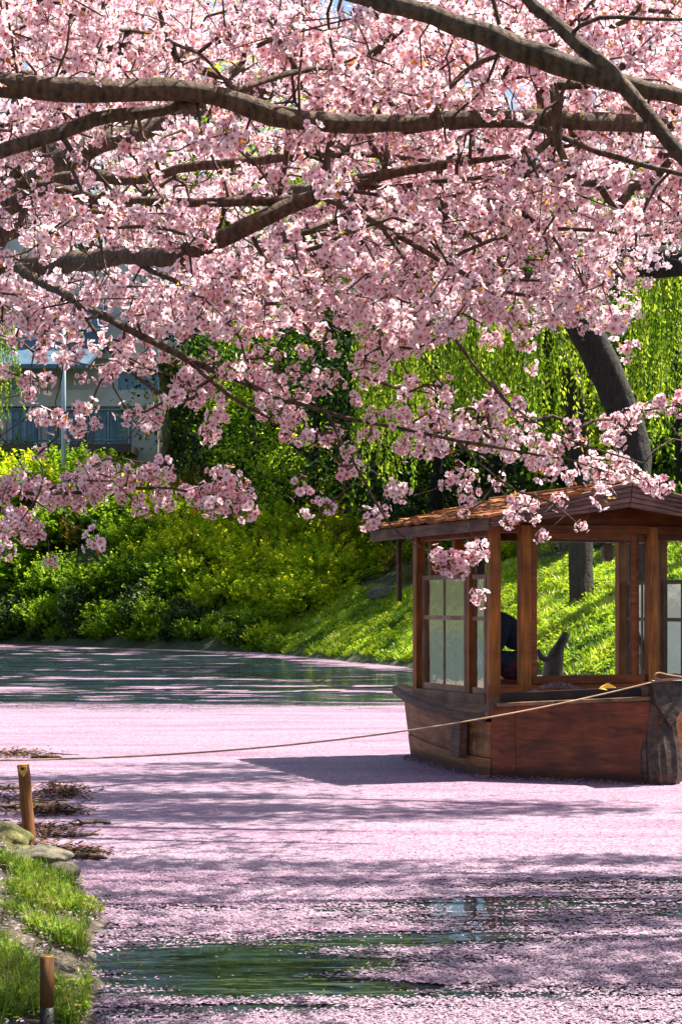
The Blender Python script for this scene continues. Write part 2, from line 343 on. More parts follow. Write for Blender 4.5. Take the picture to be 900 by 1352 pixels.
tag(link('petal_drift', petal_sheet(), petal_sheet_mat()), 'pale pink carpet of fallen cherry petals drifting on the water', 'petals', kind='stuff')
def loose_petals(n=190000):
    r = np.random.default_rng(21)
    y = 1 / r.uniform(1 / 15.0, 1 / 7.6, n); x = r.uniform(-0.19, 0.19, n) * y
    c = petal_cover(x, y); keep = (r.random(n) * 1.0 < np.clip(c, 0.02, 1) ** 1.5 * 0.6 * np.interp(y, [9.5, 15], [1, 0])) & (near_z(x, y) < 0.0)
    x, y = x[keep], y[keep]; k = len(x)
    L = r.uniform(0.006, 0.0105, k); a = r.uniform(0, 6.283, k); ca, sa = np.cos(a), np.sin(a)
    tx, ty = r.normal(0, 0.16, k), r.normal(0, 0.16, k)
    sh = np.array([(-1, 0), (-.1, -.72), (.95, -.4), (1.0, .4), (-.1, .72)])
    V = np.zeros((k, 5, 3))
    for i, (u, v) in enumerate(sh):
        V[:, i, 0] = x + L * (u * ca - v * sa); V[:, i, 1] = y + L * (u * sa + v * ca)
        V[:, i, 2] = 0.013 + L * np.clip(u * tx + v * ty, -0.4, 0.6) + 0.002 * (u * u) + r.uniform(0, 0.002, k)
    Fc = np.arange(k * 5).reshape(k, 5)
    t = np.repeat(np.clip(r.normal(0.78, 0.2, k), 0.15, 1), 5)
    return np_mesh('loose_petal', V.reshape(-1, 3), Fc, tint=t)
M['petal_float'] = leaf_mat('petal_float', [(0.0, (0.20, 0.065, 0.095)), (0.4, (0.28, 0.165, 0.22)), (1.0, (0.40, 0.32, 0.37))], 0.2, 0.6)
tag(link('loose_petals', loose_petals(), M['petal_float']), 'single curled cherry petals floating on the water', 'petals', kind='stuff')

# ------------------------------------------------------------------ tubes
def tube(P, R, sides=8, cap=True):
    P = np.asarray(P, float); R = np.asarray(R, float); n = len(P)
    T = np.gradient(P, axis=0); T /= np.linalg.norm(T, axis=1, keepdims=True) + 1e-9
    up = np.array([0, 0, 1.0]) if abs(T[0, 2]) < 0.9 else np.array([1.0, 0, 0])
    A = np.cross(T, up); A /= np.linalg.norm(A, axis=1, keepdims=True) + 1e-9; B = np.cross(A, T)
    th = np.linspace(0, 2 * math.pi, sides, endpoint=False)
    RR = np.repeat(R[:, None], sides, 1)
    if sides >= 14:                                            # thick wood: ridges, knots and hollows
        ln = np.r_[0, np.cumsum(np.linalg.norm(np.diff(P, axis=0), axis=1))][:, None] / (R.mean() * 2.2) + P[0, 0] * 7; aa = th[None, :] / 6.283 * 6
        w_ = np.abs(th[None, :] / math.pi - 1)                  # blend so the seam closes
        nz = fbm(ln + 0 * aa, aa + 0 * ln, 3) * w_ + fbm(ln + 31 + 0 * aa, 6 - aa + 0 * ln + 3, 3) * (1 - w_)
        RR = RR * (1 + .42 * (nz - .5))
    V = P[:, None, :] + RR[:, :, None] * (np.cos(th)[None, :, None] * A[:, None, :] + np.sin(th)[None, :, None] * B[:, None, :])
    i = np.arange(n * sides).reshape(n, sides); j = np.roll(i, -1, 1)
    Fc = np.stack([i[:-1], j[:-1], j[1:], i[1:]], -1).reshape(-1, 4)
    V = V.reshape(-1, 3)
    if cap:
        V = np.vstack([V, P[0], P[-1]]); k = n * sides
        c0 = np.stack([j[0], i[0], np.full(sides, k), np.full(sides, k)], -1)
        c1 = np.stack([i[-1], j[-1], np.full(sides, k + 1), np.full(sides, k + 1)], -1)
        return V, Fc, np.vstack([c0[:, :3], c1[:, :3]])
    return V, Fc, None
def tubes_mesh(name, items, sides=8, smooth=True):
    Vs, Ts, o = [], [], 0
    for it in items:
        V, Q, Tc = tube(it[0], it[1], it[2] if len(it) > 2 else sides)
        Vs.append(V); Ts += [Q[:, [0, 1, 2]] + o, Q[:, [0, 2, 3]] + o, Tc + o]; o += len(V)
    return np_mesh(name, np.vstack(Vs), np.vstack(Ts), smooth=smooth)
def spline(P, n):
    P = np.asarray(P, float); d = np.r_[0, np.cumsum(np.linalg.norm(np.diff(P[:, :3], axis=0), axis=1))]
    t = np.linspace(0, d[-1], n); k = len(P)
    m = np.zeros_like(P); m[1:-1] = (P[2:] - P[:-2]) / (d[2:] - d[:-2])[:, None]; m[0] = (P[1] - P[0]) / (d[1] - d[0]); m[-1] = (P[-1] - P[-2]) / (d[-1] - d[-2])
    i = np.clip(np.searchsorted(d, t, 'right') - 1, 0, k - 2); h = (d[i + 1] - d[i])[:, None]; s = ((t - d[i])[:, None]) / h
    return (2 * s**3 - 3 * s**2 + 1) * P[i] + (s**3 - 2 * s**2 + s) * h * m[i] + (-2 * s**3 + 3 * s**2) * P[i + 1] + (s**3 - s**2) * h * m[i + 1]

# ------------------------------------------------------------------ leafy things
def unit(n, r):
    v = r.normal(size=(n, 3)); return v / np.linalg.norm(v, axis=1, keepdims=True)
def leaf_cloud(P, size, aspect, r, up=0.25, tint=None, tj=0.2):
    n = len(P); d = unit(n, r); nrm = unit(n, r); nrm[:, 2] += up * 3; nrm /= np.linalg.norm(nrm, axis=1, keepdims=True)
    s = np.cross(nrm, d); s /= np.linalg.norm(s, axis=1, keepdims=True) + 1e-9; d = np.cross(s, nrm)
    L = (size * r.uniform(0.6, 1.35, n))[:, None]; W = L * aspect
    V = np.stack([P - d * L * .5, P + s * W * .5 + nrm * L * .08, P + d * L * .5, P - s * W * .5 + nrm * L * .08], 1).reshape(-1, 3)
    Fc = np.arange(4 * n).reshape(n, 4)
    t = np.clip((r.random(n) if tint is None else tint) + r.normal(0, tj, n), 0, 1)
    return V, Fc, np.repeat(t, 4)
def bush_points(n, r, lobes=9, flat=0.8):
    """leaf positions of a bush 1 unit in radius: sprigs that stand off uneven lobes, each with its own tone"""
    c = unit(lobes, r) * r.uniform(0.2, 0.75, (lobes, 1)); c[:, 2] = np.abs(c[:, 2]) * flat + 0.2
    rad = r.uniform(0.22, 0.48, lobes); pr = rad**2 / (rad**2).sum()
    m = n // 15; k = r.choice(lobes, m, p=pr); d = unit(m, r); d[:, 2] = d[:, 2] * .8 + .15
    p0 = c[k] + d * (rad[k] * r.uniform(.55, .98, m))[:, None]; g = d + np.array([0, 0, .55]) + r.normal(0, .3, (m, 3)); g /= np.linalg.norm(g, axis=1, keepdims=True)
    L = r.uniform(.10, .30, m) * np.where(r.random(m) < .12, 1.7, 1); j = r.integers(0, m, n); s = r.random(n) ** .8
    P = p0[j] + g[j] * (L[j] * s)[:, None] + r.normal(0, .022, (n, 3)) * (1.2 - .6 * s)[:, None]
    P[:, 2] = np.maximum(P[:, 2], 0.02 + 0.1 * r.random(n))
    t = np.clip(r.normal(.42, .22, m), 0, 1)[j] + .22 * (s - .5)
    return P, t
SHRUB_MESH = {}
def shrub_variants(kind, mat, nvar, n, size, asp, seed, lobes=9, flat=0.8):
    out = []
    for v in range(nvar):
        r = np.random.default_rng(seed + v); P, t = bush_points(n, r, lobes, flat)
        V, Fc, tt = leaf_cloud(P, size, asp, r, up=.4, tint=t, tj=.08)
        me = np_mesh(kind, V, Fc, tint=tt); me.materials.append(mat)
        st = []
        for k in range(7):
            d = unit(1, r)[0]; d[2] = abs(d[2]) + .5; d /= np.linalg.norm(d)
            st.append((spline([(0.06 * d[0], 0.06 * d[1], -0.15), tuple(d * .4 + r.normal(0, .05, 3)), tuple(d * .8)], 6), np.linspace(.022, .006, 6), 5))
        ms = tubes_mesh(kind + '_stem', st); ms.materials.append(M['willow_bark'])
        out.append((me, ms))
    SHRUB_MESH[kind] = out
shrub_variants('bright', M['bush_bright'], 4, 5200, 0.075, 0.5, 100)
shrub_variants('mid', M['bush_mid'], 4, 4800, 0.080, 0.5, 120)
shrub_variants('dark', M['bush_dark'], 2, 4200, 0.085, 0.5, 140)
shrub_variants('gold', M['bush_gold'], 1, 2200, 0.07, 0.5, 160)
cnt = {}
def shrub(kind, x, y, rx, rz, dz=0.0):
    i = cnt.get(kind, 0); cnt[kind] = i + 1
    me, ms = SHRUB_MESH[kind][i % len(SHRUB_MESH[kind])]
    o = empty('shrub', (x, y, float(far_z(np.array([x]), np.array([y]))[0]) - 0.1 + dz), random.uniform(0, 6.28))
    o.scale = (rx, rx, rz); t = float(shore_dist(np.array([x]), np.array([y]))[0]); px = CX + x * F / y
    where = ('at the water edge ' if t < 1.5 else 'halfway up the bank ' if t < 5 else 'high on the bank ') + ('below the white house' if px < 250 else 'beside the grass slope' if px < 470 else 'behind the boat')
    look = {'bright': 'bright yellow-green leafy bush', 'mid': 'mid green leafy bush', 'dark': 'dark green leafy bush', 'gold': 'golden orange budding shrub'}[kind]
    tag(o, look + ' ' + where, 'bush', (look + 'es ' if look.endswith('bush') else look + 's ') + where)
    link('foliage', me, None, o); link('stem', ms, None, o)
    return o
def on_bank(px, t):
    """point seen at column px that lies t metres behind the far shoreline"""
    u = (px - CX) / F; ys = np.linspace(26, 150, 1500); d = shore_dist(u * ys, ys)
    k = np.argmax(d > t); return u * ys[k], ys[k]
rs = random.Random(4)
for px in range(-30, 380, 17):
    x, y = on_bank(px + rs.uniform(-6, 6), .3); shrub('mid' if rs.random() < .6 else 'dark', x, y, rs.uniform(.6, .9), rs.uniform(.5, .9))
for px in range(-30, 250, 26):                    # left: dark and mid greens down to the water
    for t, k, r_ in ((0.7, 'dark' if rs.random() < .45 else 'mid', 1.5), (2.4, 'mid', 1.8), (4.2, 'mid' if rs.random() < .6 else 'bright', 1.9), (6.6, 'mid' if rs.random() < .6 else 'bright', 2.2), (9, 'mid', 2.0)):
        x, y = on_bank(px + rs.uniform(-10, 10), t + rs.uniform(-.4, .4)); shrub(k, x, y, r_ * rs.uniform(.8, 1.2), r_ * rs.uniform(.8, 1.25))
for px in range(255, 470, 24):                    # middle: bright bushes
    for t, k, r_ in ((0.8, 'mid' if px < 350 else 'bright', 0.95), (2.6, 'bright', 1.6), (4.6, 'bright', 1.9), (6.4, 'mid' if rs.random() < .4 else 'bright', 1.8)):
        if px > 370 and t < 2: continue
        if px > 430 and t < 4: continue
        x, y = on_bank(px + rs.uniform(-9, 9), t + rs.uniform(-.4, .4)); shrub(k, x, y, r_ * rs.uniform(.8, 1.2), r_ * rs.uniform(.75, 1.1))
for px, t, r_ in ((375, 8, 2.2), (400, 7.4, 2.4), (425, 8.2, 2.3), (450, 7.2, 2.2), (470, 8.6, 2.2)):
    x, y = on_bank(px, t); shrub('bright', x, y, r_, r_ * 1.15)
for px, t, r_ in ((400, 6.6, 1.3), (88, 3.4, 1.0), (190, 5.0, 0.9), (528, 4.6, 0.6), (260, 9, 1.4), (415, 9.5, 1.6), (520, 5.6, 0.8), (300, 7, 1.0), (350, 5.5, 0.9), (445, 6, 1.0), (130, 6.5, 1.1), (60, 7, 1.0), (225, 6.5, 1.0)):
    x, y = on_bank(px, t); shrub('gold', x, y, r_, r_ * 1.3, 1.0 if px < 500 else 0)
for px in range(470, 960, 30):                    # behind the boat: bushes above the grass slope
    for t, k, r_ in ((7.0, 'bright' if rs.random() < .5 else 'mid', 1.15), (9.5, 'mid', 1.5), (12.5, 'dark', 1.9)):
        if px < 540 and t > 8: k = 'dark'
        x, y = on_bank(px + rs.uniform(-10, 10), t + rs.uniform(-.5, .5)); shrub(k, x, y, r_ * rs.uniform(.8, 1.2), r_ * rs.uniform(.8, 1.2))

# grass on the far slope, one mass
def far_grass(n=150000):
    r = np.random.default_rng(31)
    u = r.uniform(-0.06, 0.19, n); t = r.uniform(0.05, 9.5, n) ** 1.0
    ys = np.linspace(26, 110, 1200); X = []; 
    ug = np.linspace(-0.06, 0.19, 120); y0 = np.array([ys[np.argmax(shore_dist(g * ys, ys) > 0)] for g in ug])
    yb = np.interp(u, ug, y0) + t * 1.45; x = u * yb; z = far_z(x, yb)
    ok = z > 0.03; x, yb, z = x[ok], yb[ok], z[ok]; k = len(x)
    clump = fbm(x * 1.3, yb * 1.3, 3)
    h = r.uniform(0.04, 0.15, k) * (0.3 + 1.4 * clump); w = r.uniform(0.012, 0.03, k); a = r.uniform(0, 6.283, k)
    lx, ly = r.normal(0, .7, k) * h, r.normal(0, .7, k) * h
    b0 = np.stack([x - w * np.cos(a), yb - w * np.sin(a), z - .02], -1); b1 = np.stack([x + w * np.cos(a), yb + w * np.sin(a), z - .02], -1)
    m1 = np.stack([x + lx * .5 + w * np.cos(a), yb + ly * .5 + w * np.sin(a), z + h * .5], -1); tp = np.stack([x + lx, yb + ly, z + h], -1)
    V = np.stack([b0, b1, m1, tp], 1).reshape(-1, 3)
    t_ = np.clip(0.45 + (clump - .5) * 1.6 + r.normal(0, .18, k), 0, .92); t_ = np.where(r.random(k) < .03, 1.0, t_); T4 = np.repeat(t_, 4)
    c2 = fbm(x * 2.1 + 9, yb * 2.1, 2); sel = np.where((c2 > .52) & (r.random(k) < .5))[0]       # broad-leaved weeds among the blades
    V2, _, tt2 = leaf_cloud(np.stack([x, yb, z + .05 + .25 * np.clip(c2 - .45, 0, 1) * r.random(k) * 3], -1)[sel], .11, .5, r, up=.4, tint=np.clip(.3 + (c2[sel] - .5) * 2 + r.normal(0, .1, len(sel)), 0, .85), tj=.06)
    V = np.vstack([V, V2]); T4 = np.concatenate([T4, tt2 * .9])
    return np_mesh('grass', V, np.arange(len(V)).reshape(-1, 4), tint=T4)
tag(link('grass', far_grass(), M['grass_far']), 'sunlit long grass covering the far bank slope', 'grass', kind='stuff')

# ------------------------------------------------------------------ forest, willows
def forest_variants(mat, seed, n=6500):
    out = []
    for v in range(3):
        r = np.random.default_rng(seed + v)
        L = 14; c = np.zeros((L, 3)); c[:, 2] = np.linspace(0.08, 0.95, L); rr = 0.34 * np.sin(np.pi * np.clip(c[:, 2] * .82 + .16, 0, 1)) ** .7
        a = r.uniform(0, 6.28, L); c[:, 0] = np.cos(a) * rr * .6; c[:, 1] = np.sin(a) * rr * .6
        rad = r.uniform(.10, .19, L); k = r.integers(0, L, n); d = unit(n, r)
        P = c[k] + d * (rad[k] * np.clip(r.normal(.88, .2, n), .1, 1.35))[:, None]
        V, Fc, tt = leaf_cloud(P, 0.020, .55, r, tint=np.clip(.42 + 2.2 * (fbm(P[:, 0] * 9 + P[:, 1] * 5, P[:, 2] * 9, 2) - .5), 0, 1))  # clump tint paints sunlit patches into the crown
        me = np_mesh('crown', V, Fc, tint=tt); me.materials.append(mat)
        it = [(spline([(0, 0, -.04), (.01, .0, .3), (-.01, .01, .6), (0, 0, .9)], 9), np.linspace(.022, .006, 9), 7)]
        for q in range(9):
            z = r.uniform(.18, .75); aa = r.uniform(0, 6.28); l = r.uniform(.14, .28)
            it.append((spline([(0, 0, z), (math.cos(aa) * l * .5, math.sin(aa) * l * .5, z + .05), (math.cos(aa) * l, math.sin(aa) * l, z + .12)], 5), np.linspace(.007, .002, 5), 5))
        mt = tubes_mesh('trunk', it); mt.materials.append(M['willow_bark']); out.append((me, mt))
    return out
FO = {'dark': forest_variants(M['bush_dark'], 200), 'mid': forest_variants(M['bush_mid'], 220, 5500), 'bright': forest_variants(M['bush_bright'], 240, 5000)}
def forest_tree(px, Y, h, w, kind, i):
    x = (px - CX) * Y / F; me, mt = FO[kind][i % 3]
    o = empty('forest_tree', (x, Y, float(far_z(np.array([x]), np.array([Y]))[0]) - .2), i * 1.7); o.scale = (w, w, h)
    tag(o, *{'dark': ('dark evergreen tree standing in the wood behind the bank', 'tree', 'dark evergreen trees of the wood'), 'mid': ('mid green tree in the wood behind the bank', 'tree', 'lighter trees of the wood'), 'bright': ('fresh yellow-green tree rising behind the blossom in the wood', 'tree', 'fresh green trees of the wood')}[kind])
    wh = ' behind the white house' if px < 235 else ' behind the bright bushes' if px < 480 else ' behind the willows'
    o['label'] = o['label'].replace(' behind the bank', '').replace(' rising behind the blossom', '') + wh; o['group'] = o['group'] + wh
    link('crown', me, None, o); link('trunk', mt, None, o)
k = 0
for px, Y, h, w, kd in ((232, 122, 15, 14, 'dark'), (258, 95, 12, 11, 'dark'), (300, 116, 23, 20, 'bright'), (390, 112, 23, 20, 'bright'), (455, 108, 23, 20, 'bright'), (525, 104, 23, 19, 'bright'), (240, 122, 23, 20, 'bright'), (300, 106, 17, 16, 'mid'), (335, 88, 12, 12, 'mid'), (372, 97, 17, 17, 'dark'),
                        (415, 86, 13, 13, 'mid'), (455, 92, 16, 16, 'mid'), (492, 80, 13, 13, 'dark'), (530, 86, 15, 15, 'dark'), (575, 76, 13, 14, 'dark'),
                        (610, 84, 16, 16, 'dark'), (655, 72, 13, 14, 'dark'), (700, 80, 15, 16, 'dark'), (735, 69, 12, 13, 'mid'), (775, 76, 14, 15, 'dark'),
                        (820, 66, 12, 13, 'mid'), (860, 74, 15, 16, 'dark'), (895, 62, 12, 13, 'mid'), (940, 70, 14, 15, 'dark'), (990, 64, 13, 14, 'dark'),
                        (-60, 118, 16, 15, 'dark'), (30, 124, 15, 15, 'mid'), (120, 126, 15, 15, 'dark'), (180, 128, 14, 14, 'mid'), (285, 112, 14, 15, 'dark'), (330, 110, 13, 15, 'dark'), (375, 112, 14, 15, 'dark'), (425, 106, 14, 15, 'dark'), (470, 104, 13, 15, 'dark'), (515, 100, 14, 15, 'dark'), (560, 98, 13, 15, 'dark'), (605, 98, 14, 15, 'dark'), (650, 92, 13, 15, 'dark'), (700, 95, 14, 15, 'dark'), (745, 90, 13, 15, 'dark'), (800, 88, 13, 14, 'dark'), (850, 86, 13, 14, 'dark'), (900, 84, 13, 14, 'dark')):
    forest_tree(px, Y, h, w, kd, k); k += 1

def willow(label, curtain, trunk=None, n=90, seed=5, limb=None):
    """curtain: list of (px0, px1, py_top, py_bottom, Y); strands hang from arching boughs"""
    r = np.random.default_rng(seed); Vs, Fs, Ts, o = [], [], [], 0; st = []
    Pl, Tl = [], []
    tops = []
    for (a, b, yt, yb, Y) in curtain:
        for i in range(n):
            px = r.uniform(a, b); Yd = Y + r.normal(0, 1.3); top = at(px, yt + r.normal(0, 14), Yd); L = (yb - yt) * Y / F * r.uniform(.45, 1.05)
            m = max(10, int(L / 0.06)); s = np.linspace(0, 1, m)
            dr = r.normal(0, .09, 2); P = np.zeros((m, 3))
            P[:, 0] = top[0] + dr[0] * s * L + .05 * np.sin(s * 9 + i); P[:, 1] = top[1] + dr[1] * s * L; P[:, 2] = top[2] - s * L
            st.append((P[::6], np.full(len(P[::6]), .008), 3)); tops.append(top)
            Pl.append(P + r.normal(0, .025, P.shape)); Tl.append(np.full(m, np.clip(r.normal(.46, .28), 0, 1)))
    P = np.vstack(Pl); t = np.concatenate(Tl); nn = len(P)
    dirs = np.stack([r.normal(0, .5, nn), r.normal(0, .5, nn), -np.ones(nn)], -1); dirs /= np.linalg.norm(dirs, axis=1, keepdims=True)
    sd = np.cross(dirs, unit(nn, r)); sd /= np.linalg.norm(sd, axis=1, keepdims=True)
    L = r.uniform(.08, .16, nn)[:, None]; W = L * .26
    V = np.stack([P, P + dirs * L * .5 + sd * W, P + dirs * L, P + dirs * L * .5 - sd * W], 1).reshape(-1, 3)
    me = np_mesh('crown', V, np.arange(4 * nn).reshape(nn, 4), tint=np.repeat(np.clip(t + r.normal(0, .12, nn), 0, 1), 4))
    c = curtain[0]; px0 = trunk[0][0] if trunk else 0.5 * (c[0] + c[1]); Yt = trunk[0][2] if trunk else c[4] + 1
    x = (px0 - CX) * Yt / F; base = np.array([x, Yt, float(far_z(np.array([x]), np.array([Yt]))[0]) - .2])
    root = empty('willow_tree', tuple(base)); tag(root, label, 'tree', None)
    V2 = np.empty(len(me.vertices) * 3, np.float32); me.vertices.foreach_get('co', V2); V2 = V2.reshape(-1, 3) - base; me.vertices.foreach_set('co', V2.ravel())
    link('crown', me, M['willow_leaf'], root)
    link('strand', tubes_mesh('strand', [(p - base, q, s_) for p, q, s_ in st]), M['bush_mid'], root)['kind'] = 'stuff'
    it = []
    if trunk:
        pts = [np.r_[base, trunk[0][3] * Yt / F / 2]] + [np.r_[at(a, b, Y), w * Y / F / 2] for a, b, Y, w in trunk[1:]]
    else:
        tp = np.mean(tops, 0); pts = [np.r_[base, .24], np.r_[(base + tp) / 2 + (.5, .2, 0), .18], np.r_[tp + (0, 0, .2), .12]]
    S = spline(pts, 26); S[:, :3] += np.cumsum(r.normal(0, .012, (26, 3)), 0)
    S[:, 3] *= 1 + .10 * (r.random(26) - .5)
    link('trunk', tubes_mesh('trunk', [(S[:, :3] - base, S[:, 3], 18)]), M['willow_bark'], root)
    crown_base = S[-1, :3]
    tops = np.array(tops); sel = tops[r.choice(len(tops), min(26, len(tops)), replace=False)]
    for tpt in sel:
        mid = (crown_base + tpt) / 2 + np.array([0, 0, .5]); it.append((spline([tuple(crown_base), tuple(mid), tuple(tpt)], 9) - base, np.linspace(.09, .012, 9), 6))
    if limb:
        LP = spline([np.r_[at(a, b, Y), w * Y / F / 2] for a, b, Y, w in limb], 22); LP[:, :3] += r.normal(0, .03, (22, 3))
        it.append((LP[:, :3] - base, LP[:, 3], 14))
    bo = link('bough', tubes_mesh('bough', it), M['willow_bark'], root)
    return root
willow('willow with a dark leaning trunk rising behind the boat roof', [(690, 790, 395, 590, 47.5), (735, 790, 400, 500, 46)],
       trunk=[(846, 0, 44, 54), (838, 600, 43.6, 47), (822, 540, 43.3, 43), (796, 475, 43, 43), (772, 428, 42.7, 46), (752, 385, 42.5, 48)], n=34, seed=5,
       limb=[(752, 390, 42.5, 46), (785, 352, 42, 52), (830, 340, 41.5, 48), (890, 346, 41, 42), (990, 335, 40, 36)])
willow('willow with a thick pale green curtain hanging down to the far bushes', [(590, 690, 380, 585, 50), (470, 600, 300, 540, 54), (630, 700, 400, 570, 48), (470, 560, 420, 640, 57)], trunk=[(768, 0, 52, 34), (766, 560, 52, 30), (742, 470, 51.5, 26), (690, 400, 51, 22), (640, 370, 51, 14)], n=115, seed=6)
willow('willow with dense bright strands hanging under a thick dark level bough', [(838, 960, 350, 560, 50), (820, 900, 360, 600, 56)], trunk=[(1010, 0, 52, 50), (1000, 500, 52, 44), (960, 390, 51.5, 40), (930, 345, 51, 34)], n=62, seed=8)
willow('small willow with golden strands beside the white building', [(-40, 14, 400, 560, 80)], trunk=[(-95, 0, 81, 20), (-88, 480, 81, 16), (-55, 420, 80.5, 12), (-20, 395, 80, 8)], n=60, seed=9)

# ------------------------------------------------------------------ cherry trees
def rot_to(d, spin):
    d = np.asarray(d, float); d = d / np.linalg.norm(d)
    u = np.array([0, 0, 1.0]) if abs(d[2]) < .9 else np.array([1.0, 0, 0])
    a = np.cross(u, d); a /= np.linalg.norm(a); b = np.cross(d, a)
    c, s = math.cos(spin), math.sin(spin)
    return np.stack([a * c + b * s, -a * s + b * c, d], 1)
def flower(r, lod, R):
    """triangles of one five-petalled flower facing +Z, petals notched and cupped; returns V, T, tint, mat"""
    V, T, t, m = [], [], [], []; tone = np.clip(r.normal(.0, .16), -.3, .3); cup = r.uniform(.12, .5)
    for q in range(5):
        a = q * 1.2566 + r.normal(0, .08); L = R * r.uniform(.9, 1.08); w = L * r.uniform(.36, .44); c, s = math.cos(a), math.sin(a)
        if lod == 0: pts = [(.06, 0, 0), (.52, -1, .30), (.94, -.62, .62), (.84, 0, .55), (.94, .62, .62), (.52, 1, .30)]; tt = [.0, .62, .95, .85, .95, .62]; tr = [(0, 1, 2), (0, 2, 3), (0, 3, 4), (0, 4, 5)]
        else: pts = [(.05, 0, 0), (.66, -1, .42), (.97, 0, .6), (.66, 1, .42)]; tt = [.1, .75, .95, .75]; tr = [(0, 1, 2), (0, 2, 3)]
        o = len(V)
        for (l, ww, z), tn in zip(pts, tt):
            x = l * L; y = ww * w; V.append((x * c - y * s, x * s + y * c, z * L * cup)); t.append(min(1, max(0, tn + tone)))
        T += [tuple(i + o for i in f) for f in tr]; m += [0] * len(tr)
    if lod < 2:                                             # eye with stamens
        o = len(V); k = 5 if lod == 0 else 3
        for q in range(k):
            a = q * 6.283 / k + .5; V.append((.20 * R * math.cos(a), .20 * R * math.sin(a), .18 * R)); t.append(.9)
        V.append((0, 0, .02 * R)); t.append(0)
        for q in range(k): T.append((o + q, o + (q + 1) % k, o + k)); m.append(1)
    return np.array(V), np.array(T), np.array(t), np.array(m)
def cluster(seed, lod):
    r = np.random.default_rng(seed); Vs, Ts, ts, ms, o = [], [], [], [], 0
    nf = {0: r.integers(9, 14), 1: r.integers(8, 11), 2: 6}[lod]; Rf = {0: .0185, 1: .0195, 2: .024}[lod]
    dirs = unit(60, r); dirs[:, 2] -= .25; sel = [dirs[0]]
    for d in dirs[1:]:
        if len(sel) >= nf: break
        d = d / np.linalg.norm(d)
        if all(np.dot(d, e) < .80 for e in sel): sel.append(d)
    def add(V, T, t, m):
        nonlocal o
        Vs.append(V); Ts.append(T + o); ts.append(t); ms.append(m); o += len(V)
    for d in sel:
        d = d / np.linalg.norm(d); l = r.uniform(.012, .050) * (1.25 if lod == 2 else 1)
        V, T, t, m = flower(r, lod, Rf * r.uniform(.88, 1.12)); fd = d + r.normal(0, .25, 3)
        Rm = rot_to(fd, r.uniform(0, 6.28)); add(V @ Rm.T + d * l, T, t, m)
        if lod == 0:
            Rp = rot_to(d, 0); th = np.array([0, 2.1, 4.2]); ring = np.stack([np.cos(th), np.sin(th), np.zeros(3)], -1)
            P = np.vstack([ring * .0009 @ Rp.T, ring * .0022 @ Rp.T + d * l])
            add(P, np.array([(0, 1, 4), (0, 4, 3), (1, 2, 5), (1, 5, 4), (2, 0, 3), (2, 3, 5)]), np.full(6, r.random()), np.full(6, 3))
    for q in range({0: r.integers(1, 6), 1: r.integers(0, 4), 2: 1}[lod]):
        d = unit(1, r)[0]; L = r.uniform(.014, .032); s = np.cross(d, unit(1, r)[0]); s /= np.linalg.norm(s); b = d * r.uniform(.01, .035)
        n_ = np.cross(d, s) * .12
        P = np.array([b, b + d * L * .45 + s * L * .22 + n_ * L, b + d * L, b + d * L * .45 - s * L * .22 + n_ * L])
        add(P, np.array([(0, 1, 2), (0, 2, 3)]), np.full(4, r.random()), np.full(2, 2))
    return np.vstack(Vs), np.vstack(Ts), np.concatenate(ts), np.concatenate(ms)
BM = [M['petal'], M['flower_eye'], M['young_leaf'], M['pedicel']]
TEMPL = {0: [cluster(300 + i, 0) for i in range(9)], 1: [cluster(340 + i, 1) for i in range(8)], 2: [cluster(370 + i, 2) for i in range(6)]}
CL_MESH = []
for V, T, t, m in TEMPL[0]:
    me = np_mesh('blossom_cluster', V, T, tint=t, mat=m)
    for mm in BM: me.materials.append(mm)
    CL_MESH.append(me)

# how thickly blossom hangs in each 75 x 50 px cell of the view (photo columns and rows)
DENS = """876775787778
688887888888
888988898888
888888888876
788867667889
666655666788
757766556652
785776665760
255676655560
345576532200
234456554202
101234446642
321101324652
554301422310
110000011100
000000001000""".split()
DENS = np.array([[int(c) for c in row] for row in DENS], float) / 9
def dens(px, py):
    gx = np.clip(px / 75 - .5, 0, 10.999); gy = np.clip(py / 50 - .5, 0, 14.999); i = gx.astype(int); j = gy.astype(int); a = gx - i; b = gy - j
    return (DENS[j, i] * (1 - a) + DENS[j, i + 1] * a) * (1 - b) + (DENS[j + 1, i] * (1 - a) + DENS[j + 1, i + 1] * a) * b

